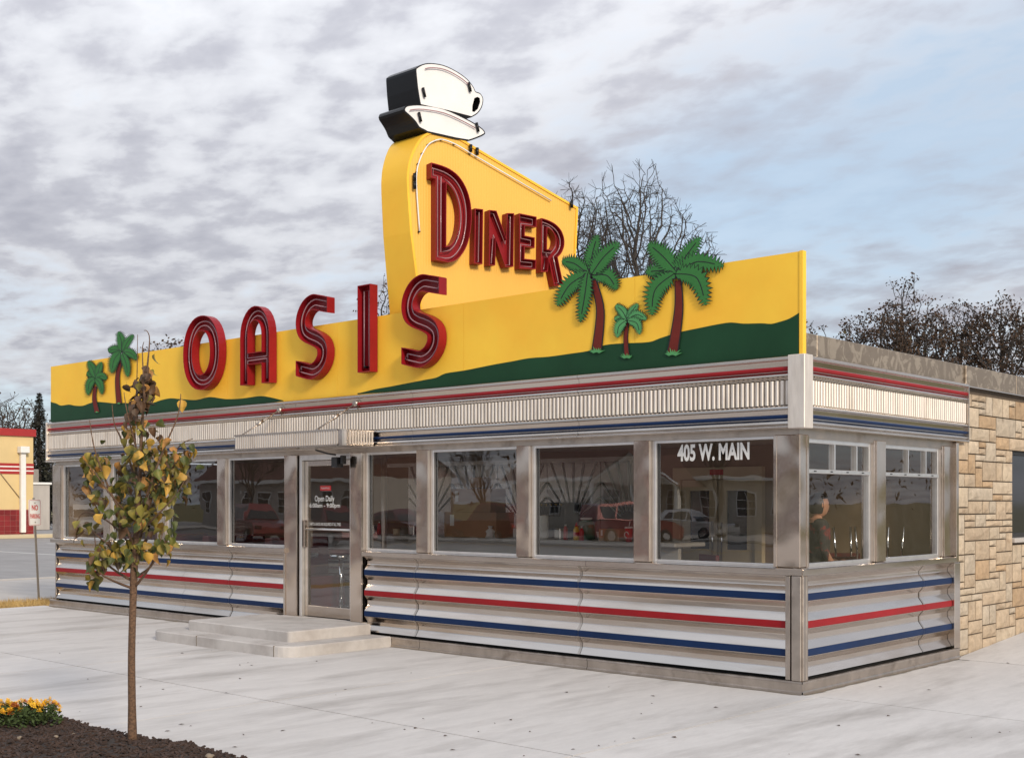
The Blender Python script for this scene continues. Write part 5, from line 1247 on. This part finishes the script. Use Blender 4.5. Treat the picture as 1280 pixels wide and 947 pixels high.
# ================================================================== BARE TREES
def bare_tree(name, label, base, hgt, seed, spread=0.55, levels=6, r0=None, leaves=0, group=None, leafmat='leafdark', leafsz=.10, lean=0.0, mat='dbark', trunkfrac=.30, cat='tree', ups=.22, stems=1, minr=.009, kk=None, xyw=None):
    r = random.Random(seed); t = thing(name, label, cat, base, group); B = Vector(base)
    segs = []; ends = []; r0 = r0 or hgt*.016
    def grow(p, d, L, rad, lv):
        n = 3 if lv < 3 else 2; pts = [p]; rs_ = [rad]; q = p.copy(); dd = d.copy()
        for i in range(n):
            dd = (dd+Vector((r.gauss(0,.08),r.gauss(0,.08),r.gauss(ups*.25,.06)))).normalized(); q = q+dd*L/n; pts.append(q.copy()); rs_.append(rad*(1-.30*(i+1)/n))
        segs.append((pts, rs_, lv))
        if lv >= levels: ends.append((q,dd)); return
        k = (r.choice((2,3)) if lv < 4 else r.choice((1,2,2))) if not kk else kk[min(lv,len(kk)-1)]
        if lv == 0: k = 4
        for i in range(k+1):                                  # one leader carries on, the rest fork off
            ax = dd.orthogonal().normalized(); ax.rotate(Quaternion(dd, r.uniform(0,6.28)))
            lead = i == 0
            an = r.uniform(.08,.28) if lead else r.uniform(.55,1.05)*spread*1.25
            nd_ = dd.copy(); nd_.rotate(Quaternion(ax, an)); nd_ = (nd_+Vector((0,0,ups*(.4 if lead else 1)))).normalized()
            st = q if lead else pts[-2].lerp(q, r.uniform(0,1))
            if lead: grow(st, nd_, L*r.uniform(.78,.92), rs_[-1]*.94, lv+1)
            else: grow(st, nd_, L*r.uniform(.58,.82), rs_[-1]*r.uniform(.50,.70), lv+1)
    for s_ in range(stems):
        o_ = Vector((r.uniform(-.6,.6),r.uniform(-.6,.6),0)) if stems > 1 else Vector()
        grow(B+o_, Vector((lean+o_.x*.25,o_.y*.25,1)).normalized(), hgt*trunkfrac, r0, 0)
    k_ = hgt/max(p.z-B.z for sg_ in segs for p in sg_[0])
    kx_ = k_
    if xyw:
        ds_ = sorted(math.hypot(p.x-B.x, p.y-B.y) for sg_ in segs for p in sg_[0]); kx_ = xyw/ds_[int(len(ds_)*.96)]
    sc_ = lambda p: Vector((B.x+(p.x-B.x)*kx_, B.y+(p.y-B.y)*kx_, B.z+(p.z-B.z)*k_))
    tm_, cm_ = MB(), MB()
    for pts, rs_, lv in segs:
        (tm_ if lv == 0 else cm_).tube([sc_(p) for p in pts], [max(q, minr) for q in rs_], (8,6,5,4,3,3,3,3)[min(lv,7)], cap=False)
    tm_.build('trunk',mat,t,fix=False); cm_.build('crown',mat,t,fix=False)
    if leaves:
        m = MB(); ends2 = [(sc_(p), d) for p, d in ends]
        for k in range(leaves):
            p, d = r.choice(ends2); p = p+Vector((r.gauss(0,.10),r.gauss(0,.10),r.gauss(0,.10))); L = leafsz*r.uniform(.6,1.4)
            a = Vector((r.uniform(-1,1),r.uniform(-1,1),r.uniform(-1,1))).normalized(); b = a.orthogonal().normalized(); b.rotate(Quaternion(a,r.uniform(0,6.28)))
            m.face([p-a*L*.5,p+b*L*.35,p+a*L*.5,p-b*L*.35])
        tag(m.build('hanging_leaves',leafmat,t,fix=False), kind='stuff')
    return t
from mathutils.kdtree import KDTree
def crown_tree(name, label, base, hgt, R, Rz, seed, natt=1100, step=None, rtip=.011, leaves=0, group=None, leafmat='leafdark', leafsz=.12, lean=(0,0), cat='tree', mat='dbark', twig=.35, ntw=3):
    """branches grown towards points spread through the crown's volume, so limbs fork and taper like a real tree"""
    r = random.Random(seed); t = thing(name, label, cat, base, group); B = Vector(base); step = step or hgt*.0135
    hc = hgt-Rz; C = B+Vector((lean[0],lean[1],hc)); att = []
    while len(att) < natt:
        p = Vector((r.uniform(-1,1),r.uniform(-1,1),r.uniform(-1,1))); q = p.length
        if q > 1 or q < .12: continue
        an = math.atan2(p.y,p.x); lim = .80+.20*math.sin(an*3+seed)*math.cos(p.z*4+seed*2)
        if q > lim: continue
        att.append(C+Vector((p.x*R,p.y*R,p.z*Rz)))
    pos = []; par = []; z = 0
    n0 = max(4, int((hc-Rz*.8)/step/1.5))
    for i in range(n0+1):
        f = i/n0; pos.append(B+Vector((lean[0]*f*.5+r.gauss(0,.01)*hgt*.3*f, lean[1]*f*.5, (hc-Rz*.85)*f))); par.append(i-1)
    infl, kill = max(R,Rz)*1.1, step*1.7
    for it in range(120):
        kd = KDTree(len(pos))
        for i, p in enumerate(pos): kd.insert(p, i)
        kd.balance(); acc = {}
        for a in att:
            co, i, d = kd.find(a)
            if d < infl: acc[i] = acc.get(i, Vector())+(a-co).normalized()
        if not acc: break
        new = []
        for i, v in acc.items():
            if v.length < 1e-3: continue
            d = (v.normalized()+Vector((r.gauss(0,.16),r.gauss(0,.16),r.gauss(.06,.12)))).normalized(); q = pos[i]+d*step
            new.append((q,i))
        for q, i in new: pos.append(q); par.append(i)
        kn = KDTree(len(new))
        for k, (q,i) in enumerate(new): kn.insert(q,k)
        kn.balance(); left = [a for a in att if kn.find(a)[2] > kill]
        if len(left) == len(att) and it > 60: break
        att = left
        if not att: break
    ch = [[] for _ in pos]
    for i, p in enumerate(par):
        if p >= 0: ch[p].append(i)
    base_n = len(pos)
    for i in range(base_n):                                 # fine twigs at the tips
        if not ch[i]:
            d0 = (pos[i]-pos[par[i]]).normalized()
            for k in range(ntw):
                d = (d0+Vector((r.gauss(0,.5),r.gauss(0,.5),r.gauss(.15,.4)))).normalized(); pos.append(pos[i]+d*twig*r.uniform(.5,1.1)); par.append(i); ch.append([]); ch[i].append(len(pos)-1)
    rad = [0]*len(pos); order = list(range(len(pos)))
    depth = [0]*len(pos)
    for i in order:
        if par[i] >= 0: depth[i] = depth[par[i]]+1
    for i in sorted(order, key=lambda i: -depth[i]):
        rad[i] = rtip if not ch[i] else max(rtip, sum(rad[c]**2.25 for c in ch[i])**(1/2.25))
    tm_, cm_ = MB(), MB(); stack = [(0, None)]
    while stack:
        i, p = stack.pop(); pts = [pos[p]] if p is not None else []; rs_ = [min(rad[i]*1.1, rad[p])] if p is not None else []
        while True:
            pts.append(pos[i]); rs_.append(rad[i])
            if not ch[i]: break
            c = sorted(ch[i], key=lambda c: -rad[c])
            for o_ in c[1:]: stack.append((o_, i))
            i = c[0]
        if p is None:
            k = min(len(pts)-1, n0+1); tm_.tube(pts[:k+1], rs_[:k+1], 9, cap=False); pts, rs_ = pts[k:], rs_[k:]
            if len(pts) < 2: continue
        cm_.tube(pts, rs_, 3 if rs_[0] < rtip*2.2 else (4 if rs_[0] < rtip*5 else 6), cap=False)
    tm_.build('trunk',mat,t,fix=False); cm_.build('crown',mat,t,fix=False)
    if leaves:
        tips = [pos[i] for i in range(len(pos)) if not ch[i] or i >= base_n-0]; m = MB()
        for k in range(leaves):
            p = r.choice(tips)+Vector((r.gauss(0,.16),r.gauss(0,.16),r.gauss(-.05,.14))); L = leafsz*r.uniform(.6,1.4)
            a = Vector((r.uniform(-1,1),r.uniform(-1,1),r.uniform(-1,1))).normalized(); b = a.orthogonal().normalized(); b.rotate(Quaternion(a,r.uniform(0,6.28)))
            m.face([p-a*L*.5,p+b*L*.35,p+a*L*.5,p-b*L*.35])
        tag(m.build('hanging_leaves',leafmat,t,fix=False), kind='stuff')
    return t
def gp(u, d): p = atD(u, 600, d); return (p.x, p.y, -0.1)
def hz(v, d): return CZ+d*(HZ-v)/F
crown_tree('bare_tree','large bare tree rising behind the DINER tower and the palms',gp(794,55),hz(203,55)+.1,3.9,5.2,31,4600,.17,.0078,twig=.55,ntw=4)
crown_tree('bare_tree','bare tree whose twig tips show beside the first palm crown',gp(716,58),hz(211,58)+.1,2.5,4.4,15,1700,.18,.0078,twig=.55,ntw=5)
G1 = 'leaf flecked trees behind the stone annex'
for u,d,v,sd_,R_,Rz_,na,lb,nl_ in ((1132,60,342,31,1.5,2.9,420,'tallest thin tree with brown leaf flecks behind the annex',900),(1096,58,382,32,2.1,2.3,620,'low bushy brown leaved tree behind the diner corner',2300),(1156,59,386,38,1.6,2.2,520,'bushy brown leaved tree leaning past the tallest tree',1700),(1200,62,374,33,1.8,2.6,560,'open tree with dark leaves over the coping, beside the tallest tree',1500),(1252,60,370,34,2.4,2.8,800,'spreading tree with dark leaves at the end of the annex coping',3000),(1305,64,380,35,2.6,2.8,700,'brown leaved tree past the end of the annex',2400)):
    crown_tree('autumn_tree',lb,gp(u,d),hz(v,d)+.1,R_,Rz_,sd_,int(na*1.5),.20,.0105,int(nl_*1.5),G1,leafsz=.125,twig=.5,ntw=4)
for u,d,v,sd_,lb in ((1048,54,410,36,'low olive thicket just over the coping'),(1112,56,430,37,'olive undergrowth thicket below the tallest thin tree')):
    bare_tree('thicket',lb,gp(u,d),hz(v,d)+.1,sd_,.7,5,.08,3400,'olive thickets behind the annex','shrub',.20,trunkfrac=.3,stems=3,cat='shrub',minr=.012)
for u,d,v,sd_,lb in ((212,60,414,41,'small leafy tree top peeping over the west half of the board'),(482,62,345,42,'thin tree showing in the gap beside the tower front'),(1006,60,388,43,'little twiggy tree at the end of the yellow board')):
    crown_tree('bare_tree',lb,gp(u,d),hz(v,d)+.1,1.6,2.2,sd_,330,.24,.011,350,leafsz=.14,twig=.4)
for u,d,v,sd_,lb in ((8,95,483,51,'wide bare tree standing over the yellow shop roof'),(30,90,494,52,'bare tree between the shop roof and the conifer'),(-25,92,478,53,'bare tree past the red roof edge of the shop'),(60,100,520,54,'dark leafless tree right of the conifer')):
    crown_tree('bare_tree',lb,gp(u,d),hz(v,d)+.1,3.0,4.0,sd_,1100,.24,.015,120,leafsz=.2,twig=.6)
def conifer(base, hgt, seed):
    r = random.Random(seed); t = thing('conifer_tree','dark narrow conifer between the yellow shop and the diner','tree',base); B = Vector(base)
    MB().tube([B,B+Vector((0,0,hgt))],[.25,.03],7).build('trunk','dbark',t); m = MB()
    for k in range(5200):
        h = r.random()**.8; z = .06+.94*h; R = hgt*.17*(1-z)**.9*(0.55+.45*abs(math.sin(z*34)))+.03; a = r.uniform(0,6.28); q = R*math.sqrt(r.random())
        p = B+Vector((q*math.cos(a),q*math.sin(a),hgt*z-q*.25)); L = r.uniform(.25,.55)*(.35+.8*(1-z)); d = Vector((math.cos(a),math.sin(a),r.uniform(-.6,.3))).normalized(); s_ = Vector((-d.y,d.x,r.uniform(-.5,.5))).normalized()*L*.22
        m.face([p,p+d*L*.6+s_,p+d*L,p+d*L*.6-s_])
    tag(m.build('crown','needle',t,fix=False),kind='stuff')
conifer(gp(49,82), hz(491,82)+.1, 3)
bare_tree('hedge_shrub','dark shrub at the foot of the conifer',gp(52,84),4.2,61,.7,5,.1,3000,None,'needle',.3,stems=3,cat='shrub')
# ================================================================== ACROSS THE STREET (seen mirrored in the glass and steel)
def car(label, x, y, heading, paint, kind='sedan'):
    t = thing('parked_car', label, 'car', (x,y,-.09), 'cars parked across the street')
    c, s_ = math.cos(heading), math.sin(heading)
    def W(a,b,z): return (x+a*c-b*s_, y+a*s_+b*c, z-.09)
    suv = kind != 'sedan'; L, Wd = 4.7, .92; belt = 1.02 if suv else .92; roof = 1.75 if suv else 1.40
    low = [(-2.35,.35),(-2.35,.80),(-2.25,belt-.05),(-.9 if suv else -1.3,belt),(1.0,belt),(2.0,belt-.14),(2.3,.70),(2.35,.40),(2.2,.25),(-2.2,.25)]
    if suv: low[3] = (-1.3,belt)
    m = MB(); n = len(low)
    for sd_ in (-1,1): m.flat([low],lambda a,z: W(a,sd_*Wd*(1-.08*max(0,(abs(a)-1.6))),z))
    for i in range(n):
        p,q = low[i],low[(i+1)%n]; k1,k2 = 1-.08*max(0,abs(p[0])-1.6),1-.08*max(0,abs(q[0])-1.6); m.face([W(p[0],-Wd*k1,p[1]),W(q[0],-Wd*k2,q[1]),W(q[0],Wd*k2,q[1]),W(p[0],Wd*k1,p[1])])
    body = m.build('body',paint,t)
    if suv: cab = [(-2.2,belt),(-2.05,roof-.1),(-1.8,roof),(.1,roof),(.95,belt)]
    else: cab = [(-1.75,belt),(-1.05,roof-.04),(-.7,roof),(.1,roof),(.95,belt)]
    m = MB(); wi = lambda z: Wd-.06-.26*(z-belt)/(roof-belt); n = len(cab)
    for sd_ in (-1,1): m.flat([cab],lambda a,z: W(a,sd_*wi(z),z))
    for i in range(n-1): p,q = cab[i],cab[i+1]; m.face([W(p[0],-wi(p[1]),p[1]),W(q[0],-wi(q[1]),q[1]),W(q[0],wi(q[1]),q[1]),W(p[0],wi(p[1]),p[1])])
    m.build('cabin',paint,t)
    for sd_ in (-1,1):
        for a0,a1 in (((-1.9,-1.0),(-.9,0.0),(.08,.62)) if suv else ((-1.15,-.5),(-.42,.1),(.16,.60))):
            zb_,zt_ = belt+.05,roof-.12; sh = .0; m = MB()
            f_ = lambda a,z: W(a,sd_*(wi(z)+.006),z)
            a1t = a1-.0 if a1 < .3 else a1-.42; a0t = a0+.0 if a0 > -1.1 or suv else a0+.35
            m.face([f_(a0,zb_),f_(a1,zb_),f_(max(a1t,a0+.1),zt_),f_(a0t,zt_)]); m.build('side_window','darkglass',t)
        for a in (-1.45,1.42):
            m = MB(); m.tube([W(a,sd_*(Wd-.20),.32),W(a,sd_*(Wd+.02),.32)],.32,16,sm=False); w_ = m.build('wheel','tyre',t); MB().tube([W(a,sd_*(Wd+.02),.32),W(a,sd_*(Wd+.03),.32)],.2,12,sm=False).build('rim','chrome',w_)
        for nm, mt_, a_, z_ in (('headlight','chrome',2.32,.69),('tail_light','redp',-2.36,.74)):
            m = MB(); m.mesh([W(a_+da,sd_*.62+db,z_+dz) for dz in (-.08,.08) for db in (-.16,.16) for da in (-.03,.03)],[(0,2,3,1),(4,5,7,6),(0,1,5,4),(2,6,7,3),(0,4,6,2),(1,3,7,5)]); m.build(nm,mt_,t)
    m = MB(); f0 = cab[-1]; f1 = cab[-2]; m.face([W(f0[0]+.012,-wi(f0[1])+.05,f0[1]+.03),W(f0[0]+.012,wi(f0[1])-.05,f0[1]+.03),W(f1[0]+.03,wi(f1[1])-.08,f1[1]-.05),W(f1[0]+.03,-wi(f1[1])+.08,f1[1]-.05)]); m.build('windscreen','darkglass',t)
def mir(u, d): p = atD(u, 600, d); return p.x, -p.y+.2
for u,d,hd,pt_,kd,lb in ((320,58,.35,'carred2','suv','red four door off-road car parked across the street'),(862,62,.05,'carsilver','sedan','silver saloon car parked across the street'),(500,60,.1,'carred','sedan','maroon saloon car beside a dark one across the street'),(612,58,3.2,'carred','suv','maroon tall car parked across the street'),
                      (785,56,-1.2,'carred2','suv','red tall car parked nose out across the street'),(545,64,.1,'cardark','sedan','dark saloon car parked across the street'),(105,70,.2,'carwhite','suv','white tall car parked far down the street'),(415,52,.2,'carred','suv','maroon tall car opposite the diner door')):
    x, y = mir(u,d); car(lb,x,y,hd,pt_,kd)
def house(name, label, x0, x1, y, dp, hw, hr, wallm, porch):
    t = thing(name,label,'house',((x0+x1)/2,y-dp/2,-.1))
    box('wall',wallm,(x0,y-dp,-.1,x1,y,hw),t)
    m = MB(); e = .5; ym = y-dp/2; m.face([(x0-e,y+e,hw-.15),(x1+e,y+e,hw-.15),(x1+e,ym,hr),(x0-e,ym,hr)]); m.face([(x0-e,y-dp-e,hw-.15),(x1+e,y-dp-e,hw-.15),(x1+e,ym,hr),(x0-e,ym,hr)])
    for x in (x0,x1): m.face([(x,y,hw),(x,y-dp,hw),(x,ym,hr)])
    m.build('roof','shingle',t); box('eave_board','white',(x0-e,y+e-.02,hw-.38,x1+e,y+e+.04,hw-.12),t)
    n = int((x1-x0)/2.4)
    for k in range(n):
        cx_ = x0+1.3+k*(x1-x0-2.6)/max(1,n-1); w_ = MB(); w_.box(cx_-.62,y,.9,cx_+.62,y+.08,2.6); w_ = w_.build('window','white',t)
        for i in range(2):
            for j in range(3): box('pane','darkglass',(cx_-.54+i*.56,y+.081,.98+j*.53,cx_-.02+i*.56,y+.09,1.46+j*.53),w_)
    for z in range(int(hw/.24)): box('siding_board',wallm,(x0,y,.1+z*.24,x1,y+.02,.1+z*.24+.04),t)
    if porch:
        a,b = porch; m = MB(); m.face([(a,y+3,2.9),((a+b)/2,y+3,4.7),(b,y+3,2.9)]); m.build('porch_gable','siding',t)
        m = MB(); m.face([(a-.3,y+3.3,2.75),((a+b)/2,y+3.3,4.85),((a+b)/2,ym,4.85),(a-.3,ym,2.75)]); m.face([(b+.3,y+3.3,2.75),((a+b)/2,y+3.3,4.85),((a+b)/2,ym,4.85),(b+.3,ym,2.75)]); m.build('porch_roof','shingle',t)
        for x in (a+.2,(a+b)/2,b-.2): box('porch_post','white',(x-.1,y+2.75,-.1,x+.1,y+2.95,2.9),t)
        MB().tube([(a,y+3.05,2.85),((a+b)/2,y+3.05,4.7),(b,y+3.05,2.85)],.14,4,sm=False).build('gable_trim','white',t)
xa,_ = mir(560,74); xb,yb = mir(1000,74)
house('porch_house','low tan house with a gabled white porch and red brown roof across the street',-52,-22,-53,9,3.5,6.6,'siding',(-43,-36))
house('brick_house','dark brick house with white windows farther along the street',-80,-60,-46,9,3.6,6.4,'walk',None)
house('corner_house','tan house on the east part of the street',-14,6,-54,9,3.4,6.2,'siding',None)
G2 = 'street trees opposite the diner'
for i,(x,y,h_) in enumerate(((-62,-38,9),(-46,-44,8),(-30,-45,9),(-12,-46,10),(4,-47,9),(20,-44,10),(-85,-44,11))):
    bare_tree('street_tree','bare street tree standing in front of the houses across the street',(x,y,-.1),h_,70+i,.55,5,.15,0,G2,trunkfrac=.3)
# east side, mirrored in the side windows
G3 = 'bare trees east of the diner'
for i,(x,y,h_) in enumerate(((16,10,8),(22,3,9),(21,17,9),(30,10,11),(28,24,10),(34,-2,10),(40,16,12))):
    bare_tree('bare_tree','bare tree growing east of the diner apron',(x,y,-.1),h_,90+i,.55,5,.15,900,G3,'leafdark',.2,trunkfrac=.25)
m = MB(); hd_ = thing('garden_fence','weathered board fence east of the apron','fence',(24,12,-.1))
for k in range(60): box('fence_board','walk',(24,-4+k*.5,-.1,24.04,-4+k*.5+.46,1.75),hd_)
for z in (.3,1.4): box('fence_rail','walk',(24.045,-4,z,24.1,26,z+.1),hd_)
# far treeline so the horizon does not show bare
def treeline(name, pts, h, seed):
    r = random.Random(seed); m = MB()
    for (xa,ya),(xb,yb) in zip(pts,pts[1:]):
        n = int(math.hypot(xb-xa,yb-ya)/.10)
        for k in range(n):
            t = r.random(); x,y = xa+(xb-xa)*t+r.gauss(0,4), ya+(yb-ya)*t+r.gauss(0,4); hh_ = h*(.55+.35*math.sin(x*.13+1.3)*math.sin(y*.11+.4)+.25*r.random()); z = hh_*math.sqrt(r.random()); L = r.uniform(.5,1.3)
            a = Vector((r.uniform(-1,1),r.uniform(-1,1),r.uniform(-.3,1.2))).normalized()*L; b = Vector((-a.y,a.x,r.uniform(-.3,.3))).normalized()*L*.22
            p = Vector((x,y,z)); m.face([p,p+a*.5+b,p+a,p+a*.5-b])
    tag(m.build(name,'leafdark',fix=False),'far off brown line of autumn trees along the horizon','trees',kind='stuff')
treeline('far_woods',[(-150,-80),(-140,90),(-60,150),(40,150),(120,90),(140,-40)],9,1)
treeline('far_woods',[(-150,-75),(-60,-85),(40,-85),(130,-60)],9,2)
